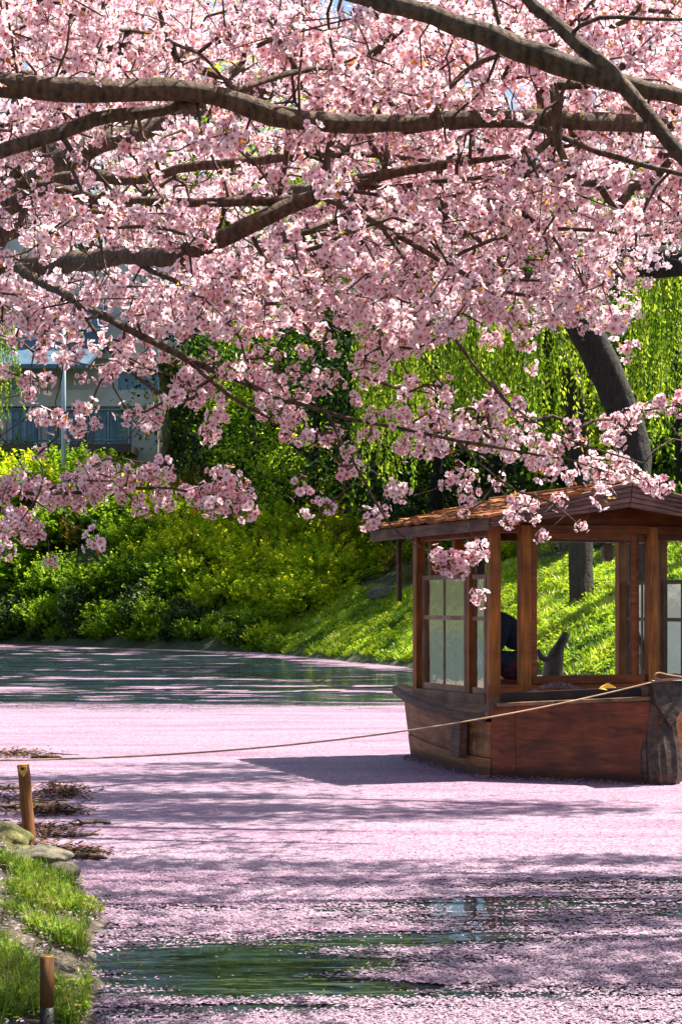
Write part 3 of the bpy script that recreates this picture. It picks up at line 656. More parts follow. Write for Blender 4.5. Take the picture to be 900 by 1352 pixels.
LIMB_PX = []
class Cherry:
    def __init__(self, label, base, seed):
        self.r = np.random.default_rng(seed); self.base = np.array(base, float)
        self.root = empty('cherry_tree', tuple(base)); tag(self.root, label, 'tree', None)
        self.pos, self.par, self.rad = [], [], []; self.limbs = []; self.cl = []
    def limb(self, pts, world=False, name='limb'):
        """pts (px, py, width_px, Y), or (x, y, z, radius) when world"""
        r = self.r
        P = np.array([p if world else np.r_[at(p[0], p[1], p[3]), p[2] * .9 * p[3] / F / 2] for p in pts], float)
        L = np.linalg.norm(np.diff(P[:, :3], axis=0), axis=1).sum(); n = max(8, int(L / .06)); S = spline(P, n)
        big = S[:, 3] > .02
        w = np.cumsum(r.normal(0, 1, (n, 3)), 0); w -= np.linspace(0, 1, n)[:, None] * w[-1]; S[:, :3] += w * np.where(big, .0035, .0025)[:, None]
        S[:, 3] = np.maximum(S[:, 3] * (1 + .10 * (vnoise(np.arange(n) * .35, np.full(n, len(self.limbs) * 3.1)) - .5) + (vnoise(np.arange(n) * 1.1, np.full(n, 9.)) > .82) * .05), .002)
        LIMB_PX.append(np.stack([CX + S[:, 0] * F / S[:, 1], HOR - (S[:, 2] - H) * F / S[:, 1], S[:, 3] * 2 * F / S[:, 1], S[:, 1]], -1)[S[:, 3] * 2 * F / S[:, 1] > 7.5])
        self.limbs.append((S, name)); i0 = len(self.pos)
        for i in range(0, n):
            self.pos.append(S[i, :3]); self.par.append(-1); self.rad.append(S[i, 3])
    def grow(self, P):
        """join blossom points to the nearest wood with thin twigs, nearest first"""
        r = self.r; P = np.asarray(P); n = len(P)
        cap = len(self.pos) + n * 9 + 10
        pos = np.zeros((cap, 3), np.float32); m = len(self.pos); pos[:m] = np.array(self.pos); par = [-1] * m; fixed = m
        dist = np.array([((pos[:m] - p) ** 2).sum(1).min() for p in P]); order = np.argsort(dist)
        twigs = []
        for k in order:
            p = P[k]; d2 = ((pos[:m] - p) ** 2).sum(1); j = int(np.argmin(d2)); d = math.sqrt(d2[j]); seg = max(1, min(8, int(d / .07)))
            a = pos[j].astype(float); side = r.normal(0, .10 * d, 3) + np.array([0, 0, .07 * d])
            chain = [j]; prev = j
            for s in range(1, seg + 1):
                f = s / seg; q = a + (p - a) * f + side * math.sin(f * math.pi) * (1 if seg > 1 else 0)
                if s < seg: q = q + r.normal(0, .010, 3)
                pos[m] = q; par.append(prev); prev = m; chain.append(m); m += 1
            twigs.append(chain)
        count = np.zeros(m)
        for c in twigs: count[c[-1]] += 1
        for i in range(m - 1, fixed - 1, -1):
            if par[i] >= 0: count[par[i]] += count[i]
        rad = np.minimum(.0020 * np.maximum(count, 1) ** .46, .016)
        it = []
        for c in twigs:
            R = rad[c].copy(); R[0] = R[1]; 
            it.append((pos[c].astype(float), R * np.linspace(1.1, .9, len(c)), 4 if pos[c[-1], 1] < 11 else 3))
        return it
    def build(self, clusters):
        """clusters: list of arrays (n,3) for lod 0, 1, 2"""
        r = self.r; B = self.base
        allp = np.vstack([c for c in clusters if len(c)])
        tw = self.grow(allp)
        for S, name in self.limbs:
            link(name, tubes_mesh(name, [(S[:, :3] - B, S[:, 3], 14 if S[:, 3].max() > .02 else 7)]), M['cherry_bark'], self.root)
        o = link('twigs', tubes_mesh('twigs', [(p - B, q, s) for p, q, s in tw]), M['cherry_bark'], self.root); o['kind'] = 'stuff'
        near = clusters[0]
        if len(near):
            px = CX + near[:, 0] * F / near[:, 1]; py = HOR - (near[:, 2] - H) * F / near[:, 1]
            inview = (px > -10) & (px < 910) & (py > -10)
            key = np.where(inview, near[:, 1], 99); idx = np.argsort(key)[:300]; idx = idx[key[idx] < 50]
            for q, i in enumerate(idx):
                ob = bpy.data.objects.new('blossom_cluster', CL_MESH[(q * 5 + i) % len(CL_MESH)]); C.objects.link(ob); ob.parent = self.root
                ob.location = near[i] - B; s = r.uniform(.7, 1.3); ob.scale = (s, s, s); ob.rotation_euler = tuple(r.uniform(0, 6.28, 3))
            rest = np.delete(np.arange(len(near)), idx); near = near[rest]
        Vs, Ts, ts, ms, off = [], [], [], [], 0
        for lod, P in enumerate((near, clusters[1], clusters[2])):
            for p in P:
                V, T, t, m = TEMPL[lod][r.integers(len(TEMPL[lod]))]
                R = rot_to(unit(1, r)[0], r.uniform(0, 6.28)) * r.uniform(.65, 1.3) * (1.25 if lod == 2 and p[2] > 6.5 else 1)
                Vs.append(V @ R.T + (p - B)); Ts.append(T + off); ts.append(np.clip(t + r.normal(0, .06), 0, 1)); ms.append(m); off += len(V)
        if Vs:
            o = link('blossoms', np_mesh('blossoms', np.vstack(Vs), np.vstack(Ts), tint=np.concatenate(ts), mat=np.concatenate(ms)), BM, self.root); o['kind'] = 'stuff'

def sample(n, y_lo, y_hi, ymin_px=-60, ymax_px=790, xlo=-40, xhi=940, gamma=1.0, seed=1):
    """blossom points for a depth layer, thick where the view is thick"""
    r = np.random.default_rng(seed); out = []
    while len(out) < n:
        px = r.uniform(xlo, xhi, 4000); py = r.uniform(ymin_px, ymax_px, 4000); d = dens(px, np.maximum(py, 5)) ** gamma
        cl = fbm(px / 46 + seed, py / 38 + seed * 3.3, 2); d = d * (0.15 + 1.7 * np.clip((cl - .33) * 2.4, 0, 1))
        sky = np.exp(-((px - 445) / 34) ** 2 - ((py - 12) / 26) ** 2); d = d * (1 - sky)
        ok = r.random(4000) < d
        for a, b in zip(px[ok], py[ok]): out.append((a, b))
    out = np.array(out[:n]); Y = r.uniform(y_lo, y_hi, n)
    return np.stack([(out[:, 0] - CX) * Y / F, Y, H + (HOR - out[:, 1]) * Y / F], -1), out

def along(pts, n, spread, seed):
    """blossom points spread along hanging sprays given as (px, py, w, Y)"""
    r = np.random.default_rng(seed); P = np.array([at(p[0], p[1], p[3]) for p in pts]); S = spline(P, 60)
    return S[r.integers(0, 60, n)] + r.normal(0, spread, (n, 3)) * np.array([1, .8, .8])

zb = lambda x, y: float(near_z(np.array([float(x)]), np.array([float(y)]))[0]) - .1
# A: old tree whose trunk stands out of frame on the bank; its long level bough crosses the whole view
A = Cherry('old cherry tree whose long level bough spans above the moat', (-3.3, 7.2, zb(-3.3, 7.2)), 11)
A.limb([(-3.3, 7.2, A.base[2], .26), (-3.25, 7.15, 1.2, .20), (-3.0, 7.05, 2.4, .16), (-2.4, 6.95, 3.25, .11), (-1.75, 6.85, 3.48, .06)], True, 'trunk')
A.limb([(-240, 100, 42, 6.85), (-60, 112, 38, 6.8), (0, 117, 36, 6.8), (100, 128, 38, 6.8), (200, 125, 34, 6.85), (290, 133, 30, 6.9), (350, 150, 32, 6.9), (400, 160, 30, 6.95), (480, 163, 26, 7), (560, 160, 25, 7.05), (640, 155, 26, 7.1), (740, 155, 26, 7.1), (830, 160, 25, 7.2), (960, 172, 22, 7.3), (1180, 150, 14, 7.6)])
A.limb([(260, 132, 15, 6.9), (200, 146, 18, 6.9), (120, 160, 20, 6.85), (60, 182, 22, 6.8), (0, 205, 22, 6.75), (-60, 225, 21, 6.7), (-200, 260, 14, 6.7)])
A.limb([(640, 160, 8, 7.1), (690, 166, 9, 7.0), (740, 184, 9, 6.9), (800, 205, 9, 6.8), (870, 224, 8, 6.75), (960, 246, 7, 6.7)])
A.limb([(660, 72, 7, 6.5), (630, 82, 8, 6.6), (602, 104, 8, 6.8), (582, 130, 8, 6.95), (572, 156, 8, 7.05)])
A.limb([(25, 110, 5, 6.8), (22, 80, 5, 6.8), (14, 40, 4, 6.75), (8, -10, 4, 6.7)])
A.limb([(70, 118, 4, 6.8), (85, 70, 4, 6.75), (92, 20, 3, 6.7)]); A.limb([(395, 155, 5, 6.9), (398, 90, 4, 6.9), (402, 30, 4, 6.8), (397, -20, 3, 6.8)])
A.limb([(300, 128, 6, 7), (350, 106, 9, 7.1), (400, 92, 9, 7.2), (450, 88, 6, 7.3)]); A.limb([(170, 40, 5, 7.2), (215, 50, 6, 7.1), (270, 75, 5, 7.0), (310, 120, 4, 6.95)])
# B: tree beside the viewer, out of frame; two boughs cross in the upper corner
Bt = Cherry('cherry tree with two crossing boughs high over the boat', (3.7, 4.6, zb(3.7, 4.6)), 12)
Bt.limb([(3.7, 4.6, Bt.base[2], .24), (3.6, 4.7, 1.1, .19), (3.2, 5.1, 2.1, .15), (2.4, 5.7, 2.9, .10), (1.5, 6.15, 3.22, .055)], True, 'trunk')
Bt.limb([(1010, 170, 24, 6.2), (960, 152, 24, 6.2), (900, 134, 23, 6.2), (850, 118, 26, 6.2), (800, 100, 31, 6.2), (760, 85, 35, 6.2), (700, 62, 36, 6.2), (640, 40, 34, 6.25), (590, 20, 30, 6.3), (540, 5, 28, 6.35), (480, -6, 25, 6.4), (420, -30, 20, 6.5), (300, -70, 12, 6.6)])
Bt.limb([(1010, 300, 22, 5.9), (930, 240, 21, 5.9), (880, 190, 21, 5.9), (840, 140, 22, 5.9), (800, 95, 22, 5.9), (750, 50, 22, 5.95), (700, 5, 18, 6.0), (650, -60, 14, 6.0)])
Bt.limb([(1010, 300, 20, 5.9), (1080, 300, 22, 5.75), (1150, 270, 30, 5.6)])
Bt.limb([(745, 53, 6, 5.95), (780, 25, 7, 5.9), (840, 22, 6, 5.9), (930, 27, 5, 5.9)]); Bt.limb([(735, 148, 7, 6.6), (742, 120, 6, 6.4), (755, 92, 6, 6.2)])
# C: tree on the bank further along, dark trunk at the frame edge, lower boughs
Ct = Cherry('cherry tree with a dark leaning trunk and low boughs drooping to the water', (-3.6, 12.4, zb(-3.6, 12.4)), 13)
Ct.limb([(-3.6, 12.4, Ct.base[2], .34), (-3.35, 12.3, 1.6, .29), (-2.95, 12.1, 2.9, .22), (-2.35, 11.9, 3.7, .15), (-1.95, 11.8, 4.15, .11), (-1.5, 11.8, 4.45, .07), (-1.1, 11.9, 4.6, .05), (-.6, 12, 5.0, .03)], True, 'trunk')
Ct.limb([(-70, 330, 34, 11.9), (30, 346, 32, 11.2), (100, 345, 29, 10.4), (150, 338, 27, 9.4), (200, 335, 27, 8.6), (260, 328, 27, 8.1), (320, 305, 27, 8), (370, 283, 24, 8), (420, 262, 22, 8), (470, 240, 18, 8), (540, 225, 16, 7.9), (600, 215, 12, 7.8), (670, 205, 8, 7.7), (760, 190, 5, 7.6)])
Ct.limb([(-60, 238, 16, 8.4), (20, 241, 15, 8.4), (60, 246, 15, 8.3), (110, 262, 16, 8.3), (200, 268, 14, 8.2), (300, 268, 14, 8.1), (400, 262, 14, 8.0), (450, 250, 9, 8), (520, 248, 8, 8), (600, 240, 7, 7.9), (670, 234, 6, 7.8), (740, 240, 4, 7.7)])
Ct.limb([(-60, 300, 30, 9.6), (20, 270, 28, 9.5), (60, 250, 24, 9.4), (110, 235, 20, 9.2), (180, 245, 14, 9), (240, 225, 14, 8.9), (330, 213, 14, 8.8), (420, 206, 9, 8.7), (500, 207, 8, 8.6), (600, 214, 6, 8.6)])
Ct.limb([(430, 262, 11, 8), (480, 285, 10, 7.9), (540, 318, 9, 7.8), (600, 355, 8, 7.7), (660, 384, 6, 7.6), (740, 396, 5, 7.5), (790, 400, 3, 7.5)])
Ct.limb([(20, 352, 16, 9), (70, 378, 13, 8.6), (110, 400, 12, 8.3), (180, 440, 11, 8.1), (250, 475, 10, 8), (310, 500, 9, 7.9), (360, 522, 8, 7.8), (430, 542, 6, 7.7), (520, 562, 5, 7.6), (600, 580, 5, 7.5), (690, 596, 4, 7.4), (750, 606, 3, 7.4)])
Ct.limb([(335, 312, 7, 8), (358, 358, 6, 8), (382, 400, 5, 7.9), (418, 448, 4, 7.9)]); Ct.limb([(95, 392, 7, 8.4), (150, 470, 6, 8.2), (200, 512, 5, 8.1), (238, 532, 3, 8.1)])
Ct.limb([(160, 335, 8, 9), (230, 372, 8, 8.4), (310, 400, 7, 8.2), (400, 398, 5, 8.1), (480, 420, 4, 8)]); Ct.limb([(240, 470, 7, 8), (300, 520, 6, 7.9), (350, 550, 4, 7.9), (400, 575, 3, 7.9)])
Ct.limb([(500, 296, 7, 7.9), (560, 380, 6, 7.8), (600, 450, 5, 7.7), (650, 520, 4, 7.6), (700, 560, 3, 7.5), (770, 590, 3, 7.5), (850, 612, 2.5, 7.5)])
Ct.limb([(430, 542, 5, 7.7), (460, 600, 4, 7.6), (495, 660, 4, 7.6), (515, 692, 3, 7.6), (560, 725, 3, 7.6), (608, 752, 2.5, 7.6)])
Ct.limb([(600, 580, 4, 7.5), (640, 620, 3, 7.4), (685, 650, 3, 7.4), (720, 660, 2.5, 7.4), (765, 694, 2, 7.4)])
Ct.limb([(560, 360, 5, 7.7), (640, 320, 6, 7.8), (740, 300, 6, 7.8), (840, 310, 5, 7.8), (930, 300, 5, 7.8)])
SPRAY = [(-260, 560, 12, 9.2), (-120, 620, 9, 8.8), (-30, 642, 7, 8.6), (60, 650, 6, 8.5), (150, 645, 5, 8.4), (230, 645, 4, 8.3), (315, 666, 3, 8.2)]
Ct.limb(SPRAY); Ct.limb([(-30, 642, 5, 8.6), (0, 672, 5, 8.6), (45, 700, 4, 8.5)]); Ct.limb([(60, 650, 5, 8.5), (110, 625, 4, 8.5), (160, 605, 3, 8.5)])
Ct.limb([(-2.75, 12.1, 2.9, .12), (-2.6, 10.8, 2.75, .05), (*at(-260, 560, 9.2), .022)], True)
RS = [(980, 525, 4, 8), (910, 535, 3.5, 8), (850, 542, 3, 8)]
Bt.limb([(1.8, 5.95, 3.1, .05), (2.4, 7.0, 2.95, .03), (*at(980, 525, 8), .006)], True); Bt.limb(RS)

p, q = sample(1000, 6.3, 7.6, seed=41, ymax_px=440)                 # nearest layer goes to A and B
isB = (q[:, 0] > 560 + 200 * np.sin(q[:, 1] * .05)) & (q[:, 1] < 330)
a0, b0 = p[~isB], p[isB]
b0 = np.vstack([b0, along(RS, 16, .035, 3)])
c0, q = sample(1350, 7.3, 8.9, seed=42, gamma=1.15)
c0 = np.vstack([c0, along(SPRAY[2:], 62, .06, 4), along([(0, 672, 5, 8.6), (25, 690, 5, 8.6), (50, 702, 4, 8.5)], 14, .04, 5), along([(600, 745, 3, 7.6), (612, 752, 3, 7.6)], 7, .028, 6), along([(575, 735, 3, 7.6), (588, 742, 3, 7.6)], 3, .02, 7)])
a1, q = sample(550, 7.6, 9.5, seed=43, ymax_px=430); c1, q = sample(1500, 8.8, 12.5, seed=44, ymax_px=430)
r_ = np.random.default_rng(51)                                       # crown parts above and beside the frame: they shade the water
def box(n, x0, x1, y0, y1, z0, z1): return np.stack([r_.uniform(x0, x1, n), r_.uniform(y0, y1, n), r_.uniform(z0, z1, n)], -1)
b1 = box(160, 1.9, 4.8, 7.5, 12.5, 3.6, 5.0); a1 = np.vstack([a1, box(60, -2.5, 1.8, 6.2, 8.8, 4.1, 5.0)])
c1 = np.vstack([c1, box(120, -1, 3, 10.5, 13.5, 5.5, 6.4)])
none = np.zeros((0, 3))
def bare_limbs(P):
    """old wood carries few flowers: thin the clusters that grow on the near side of the thick boughs"""
    Lp = np.vstack(LIMB_PX); px = CX + P[:, 0] * F / P[:, 1]; py = HOR - (P[:, 2] - H) * F / P[:, 1]; keep = np.ones(len(P), bool); rr = np.random.default_rng(77)
    for i in range(len(P)):
        m = np.hypot(Lp[:, 0] - px[i], Lp[:, 1] - py[i]) < Lp[:, 2] / 2 + .045 * F / P[i, 1]
        if np.any(m & (P[i, 1] < Lp[:, 3] + .06)) and rr.random() < .86: keep[i] = False
    return P[keep]
a0, b0, c0, a1, c1 = [bare_limbs(x) for x in (a0, b0, c0, a1, c1)]
A.build([a0, a1, none]); Bt.build([b0, b1, none]); Ct.build([c0, c1, none])
# E: unseen tree added beside the view so its high crown shades the water
Et = Cherry('unseen cherry tree added on the side bank to shade the near water', (8.4, 12.6, zb(8.4, 12.6)), 15)
Et.limb([(8.4, 12.6, Et.base[2], .3), (8.3, 12.6, 2, .24), (8.0, 12.6, 4.5, .19), (7.2, 12.7, 6.4, .14), (5.5, 12.8, 7.0, .09), (3.6, 12.7, 7.1, .05), (2.6, 12.6, 7.1, .02)], True, 'trunk')
Et.limb([(7.2, 12.7, 6.4, .1), (6, 13.6, 6.9, .06), (4, 14, 7.0, .03)], True); Et.limb([(7.2, 12.7, 6.4, .1), (6, 11.6, 6.8, .06), (3.4, 11.3, 7.0, .03)], True)
def shade(n, x0, x1, y0, y1, z, seed, m=16):
    r = np.random.default_rng(seed); c = np.stack([r.uniform(x0, x1, m), r.uniform(y0, y1, m), z + r.normal(0, .3, m)], -1)
    return c[r.integers(0, m, n)] + r.normal(0, 1, (n, 3)) * np.array([.5, .15, .13])
Et.build([none, none, np.vstack([shade(2000, 2.5, 6.2, 10.9, 14.6, 7.0, 9), shade(800, 3.0, 6.4, 9.6, 11.2, 7.0, 19, 10)])])
# D: further cherry on the same bank, its pale crown fills the gaps high up
Dt = Cherry('further cherry tree with a pale dense crown behind the near boughs', (-5.6, 17.5, zb(-5.6, 17.5)), 14)
Dt.limb([(-5.6, 17.5, Dt.base[2], .30), (-5.3, 17.4, 2.0, .25), (-4.2, 17.2, 4.2, .2), (-3, 17, 5.4, .16)], True, 'trunk')
Dt.limb([(-3, 17, 5.4, .15), (-1.5, 16.8, 5.9, .11), (.5, 16.5, 6.2, .08), (2.4, 16.2, 6.1, .05), (3.6, 16, 6, .02)], True); Dt.limb([(-4.2, 17.2, 4.2, .13), (-2.6, 16.5, 4.9, .08), (-.6, 15.8, 5.0, .06), (1.6, 15.2, 5.0, .04), (3, 15, 4.9, .02)], True)
Dt.limb([(-3, 17, 5.4, .14), (-2.4, 17.6, 6.9, .12), (-1, 18.3, 8.2, .10), (1.8, 19, 8.9, .08), (4.5, 19.2, 9, .05), (7, 18.5, 8.9, .03)], True); Dt.limb([(1.8, 19, 8.9, .06), (3, 20.5, 9.1, .05), (4.6, 22.3, 9.1, .03)], True)  # high limbs added above the view to carry the shading blossom
d2, q = sample(3000, 13.5, 21.5, seed=45, ymin_px=-40, ymax_px=400, gamma=.8)
d2 = np.vstack([d2, shade(1500, 2.2, 5.0, 20.6, 23.0, 9.0, 1, 12), shade(2200, 2.0, 5.0, 17.2, 19.6, 8.6, 2), shade(800, 5.2, 7.6, 17.3, 18.8, 8.8, 3, 9)])  # blossom lumps added above the view to cast shade bands on the water
Dt.build([none, none, d2])

# ------------------------------------------------------------------ the boat
M['post_wood'] = wood_mat('post_wood', (0.13, 0.034, 0.005), (0.58, 0.195, 0.028), 1.0, (1, 1, 14), 0.5, 0.002, coat=0.06)
M['frame_wood'] = wood_mat('frame_wood', (0.085, 0.020, 0.005), (0.36, 0.095, 0.018), 1.0, (12, 1, 1), 0.5, 0.002, coat=0.05)
M['sash_wood'] = wood_mat('sash_wood', (0.16, 0.085, 0.05), (0.38, 0.25, 0.17), 1.0, (8, 8, 8), 0.6, 0.002)
M['hull_side'] = wood_mat('hull_side', (0.10, 0.038, 0.013), (0.47, 0.20, 0.07), 0.8, (2, 14, 1.2), 0.6, 0.004, wear=(0.30, 0.18, 0.09))
M['hull_bow'] = wood_mat('hull_bow', (0.022, 0.008, 0.004), (0.36, 0.092, 0.026), 0.9, (9, 9, 2.2), 0.45, 0.004, coat=0.12)
M['deck_wood'] = wood_mat('deck_wood', (0.09, 0.045, 0.02), (0.36, 0.21, 0.11), 1.0, (2, 12, 2), 0.7, 0.004, wear=(0.05, 0.03, 0.02))
M['fascia_wood'] = wood_mat('fascia_wood', (0.08, 0.032, 0.026), (0.40, 0.20, 0.165), 1.2, (14, 1, 1), 0.6, 0.006)
M['eave_wood'] = wood_mat('eave_wood', (0.045, 0.022, 0.014), (0.20, 0.11, 0.075), 1.2, (1, 14, 1), 0.65, 0.006)
M['shingle'] = wood_mat('shingle', (0.13, 0.035, 0.010), (0.58, 0.24, 0.08), 1.4, (10, 1.5, 1), 0.75, 0.006)
M['metal_dark'] = plain_mat('metal_dark', (0.010, 0.006, 0.004), (0.10, 0.06, 0.04), 16, 0.4, 0.01, metallic=0.35)
M['dark_core'] = plain_mat('dark_core', (0.012, 0.009, 0.007), (0.03, 0.02, 0.014), 8, 0.9)
def glass_mat():
    m = bpy.data.materials.new('window_glass'); m.use_nodes = True; nt = m.node_tree; nt.nodes.clear(); out = N(nt, 'ShaderNodeOutputMaterial')
    t = N(nt, 'ShaderNodeBsdfTransparent'); t.inputs['Color'].default_value = (.97, .98, .97, 1); g = N(nt, 'ShaderNodeBsdfGlossy'); g.inputs['Roughness'].default_value = .03
    d = N(nt, 'ShaderNodeBsdfDiffuse'); d.inputs['Color'].default_value = (.6, .6, .55, 1); fr = N(nt, 'ShaderNodeFresnel'); fr.inputs['IOR'].default_value = 1.25
    tc = N(nt, 'ShaderNodeTexCoord'); n1 = N(nt, 'ShaderNodeTexNoise'); n1.inputs['Scale'].default_value = 4; n1.inputs['Detail'].default_value = 5; nt.links.new(tc.outputs['Object'], n1.inputs['Vector'])
    bp = N(nt, 'ShaderNodeBump'); bp.inputs['Distance'].default_value = .004; nt.links.new(n1.outputs['Fac'], bp.inputs['Height']); nt.links.new(bp.outputs[0], g.inputs['Normal'])
    rr = ramp(nt, [(.45, (.004, .004, .004)), (.8, (.035, .035, .035))]); nt.links.new(n1.outputs['Fac'], rr.inputs['Fac'])
    m1 = N(nt, 'ShaderNodeMixShader'); m2 = N(nt, 'ShaderNodeMixShader')
    nt.links.new(fr.outputs[0], m1.inputs[0]); nt.links.new(t.outputs[0], m1.inputs[1]); nt.links.new(g.outputs[0], m1.inputs[2])
    nt.links.new(rr.outputs['Color'], m2.inputs[0]); nt.links.new(m1.outputs[0], m2.inputs[1]); nt.links.new(d.outputs[0], m2.inputs[2]); nt.links.new(m2.outputs[0], out.inputs[0])
    return m
M['glass'] = glass_mat()
def bx(name, a, b, mat, parent, bev=0.006, rot=None):
    """box between two corners, edges eased; origin at its centre"""
    a = np.minimum(a, b), np.maximum(a, b); lo, hi = a; c = (lo + hi) / 2; s = hi - lo
    bm = bmesh.new(); bmesh.ops.create_cube(bm, size=1.0); bmesh.ops.scale(bm, vec=Vector(s), verts=bm.verts)
    if bev: bmesh.ops.bevel(bm, geom=bm.edges[:], offset=min(bev, min(s) * .3), segments=1, affect='EDGES')
    me = bpy.data.meshes.new(name); bm.to_mesh(me); bm.free(); o = link(name, me, mat, parent); o.location = c
    if rot is not None: o.rotation_euler = rot
    return o
def slab(name, poly_a, poly_b, mat, parent):
    """solid between two matching outlines (quads or longer strips)"""
    n = len(poly_a); V = [tuple(p) for p in poly_a] + [tuple(p) for p in poly_b]
    Fc = [tuple(range(n)), tuple(range(2 * n - 1, n - 1, -1))] + [(i, (i + 1) % n + 0, (i + 1) % n + n, i + n) for i in range(n)]
    me = bpy.data.meshes.new(name); me.from_pydata(V, [], Fc); me.update()
    bm = bmesh.new(); bm.from_mesh(me); bmesh.ops.recalc_face_normals(bm, faces=bm.faces); bmesh.ops.bevel(bm, geom=bm.edges[:], offset=.004, segments=1, affect='EDGES'); bm.to_mesh(me); bm.free()
    return link(name, me, mat, parent)
BA = math.atan2(.33, .944)
boat = empty('tour_boat', (3.06, 18.7, 0), BA)
tag(boat, 'brown wooden roofed tour boat with glazed cabin moored among floating petals', 'boat')
v3 = lambda *a: np.array(a, float)
# hull: outer planks over a dark core; outline stem -> corner -> stern, waterline and top
def mirror(P): return [v3(-p[0], p[1], p[2]) for p in P][::-1]
def plank(name, A_, B_, z0, z1, mat, th=.035, off=0.0, rows=6, sag0=0.0, sag1=0.0):
    """board from outline point A_ to B_ (each (u,v,du,dv flare per m)); z0,z1 = (at A, at B)"""
    pa, pb = [], []
    d = np.array([B_[0] - A_[0], B_[1] - A_[1]]); d /= np.linalg.norm(d); nrm = np.array([d[1], -d[0]])
    if nrm @ np.array([(A_[0] + B_[0]) / 2, (A_[1] + B_[1]) / 2 - 2.2]) < 0: nrm = -nrm
    def pt(t, z, o):
        u = A_[0] + (B_[0] - A_[0]) * t + (A_[2] + (B_[2] - A_[2]) * t) * z; v = A_[1] + (B_[1] - A_[1]) * t + (A_[3] + (B_[3] - A_[3]) * t) * z
        bow = .05 * math.sin(t * math.pi) if abs(B_[1] - A_[1]) > 1.5 else 0
        return v3(u + nrm[0] * (o + bow), v + nrm[1] * (o + bow), z)
    ts = np.linspace(0, 1, rows)
    top = [(t, z1[0] + (z1[1] - z1[0]) * t - sag1 * math.sin(t * math.pi)) for t in ts]; bot = [(t, z0[0] + (z0[1] - z0[0]) * t - sag0 * math.sin(t * math.pi)) for t in ts]
    oa = [pt(t, z, off + th) for t, z in bot] + [pt(t, z, off + th) for t, z in top[::-1]]
    ob = [pt(t, z, off) for t, z in bot] + [pt(t, z, off) for t, z in top[::-1]]
    return slab(name, oa, ob, mat, hull)
core_b = [v3(0, .06, -.35), v3(-1.22, 1.1, -.35), v3(-.98, 3.80, -.35), v3(.98, 3.80, -.35), v3(1.22, 1.1, -.35)]
core_t = [v3(0, .04, .70), v3(-1.23, 1.1, .55), v3(-1.02, 3.84, .62), v3(1.02, 3.84, .62), v3(1.23, 1.1, .55)]
hull = slab('hull', core_b, core_t, M['dark_core'], boat)
STEM = (-.05, .0, 0, -.03); COR = (-1.284, 1.08, -.02, -.02); STN = (-1.03, 3.86, -.10, .09)
for sx in (1, -1):
    f = lambda s: (s[0] * sx, s[1], s[2] * sx, s[3])
    mid = (-1.10, .925, -.03, -.03); mid2 = (-1.20, 1.01, -.02, -.02)
    a_ = (STEM[0] * sx, STEM[1], 0, STEM[3])
    plank('bow_board', f(STEM), f(mid), (-.3, -.3), (.80, .735), M['hull_bow'], rows=7)
    plank('corner_board', f(mid), f(COR), (-.3, -.3), (.735, .70), M['hull_bow'], th=.042, rows=3)
    plank('hull_plank', f(COR), f(STN), (-.3, -.3), (.20, .27), M['hull_side'], sag1=.03)
    plank('hull_plank', f(COR), f(STN), (.207, .277), (.56, .70), M['hull_side'], th=.032, sag0=.03, sag1=.03)
plank('stern_board', (-1.03, 3.86, -.1, .09), (1.03, 3.86, .1, .09), (-.3, -.3), (.7, .7), M['hull_side'])
bx('hull_patch', (-1.42, 1.60, .17), (-1.335, 1.86, .56), M['eave_wood'], hull, .004, (0, math.radians(3), math.radians(-3)))
# side deck lip: dished plank running from the corner up to the stern
for sx in (1, -1):
    outl, inn = [], []
    ts = np.linspace(0, 1, 9)
    for t in ts:
        v = 1.12 + t * 2.95; u = -1.40 + .20 * t ** 2 * 1.0 - .03 * math.sin(t * 3.14); z = .60 + .17 * t ** 2.2
        outl.append(v3(sx * u, v, z)); inn.append(v3(sx * (-1.12 + .03 * math.sin(t * 3)), v, z + .12 - .05 * t))
    a = outl + inn[::-1]; b = [p - v3(0, 0, .045) for p in a]
    slab('side_deck', a, b, M['deck_wood'], boat)
    a = [p + v3(-.012 * sx, 0, .03) for p in outl] + [p + v3(.05 * sx, 0, .035) for p in outl[::-1]]; b = [p - v3(0, 0, .075) for p in a]
    slab('rub_rail', a, b, M['eave_wood'], boat)
bx('stern_deck', (-1.08, 3.5, .68), (1.08, 4.1, .73), M['deck_wood'], boat)
slab('fore_deck', [v3(0, .12, .74), v3(-1.2, 1.08, .66), v3(-1.2, 1.6, .66), v3(1.2, 1.6, .66), v3(1.2, 1.08, .66)], [v3(0, .12, .70), v3(-1.2, 1.08, .62), v3(-1.2, 1.6, .62), v3(1.2, 1.6, .62), v3(1.2, 1.08, .62)], M['deck_wood'], boat)
bx('cabin_floor', (-1.08, 1.5, .60), (1.3, 3.5, .72), M['deck_wood'], boat)
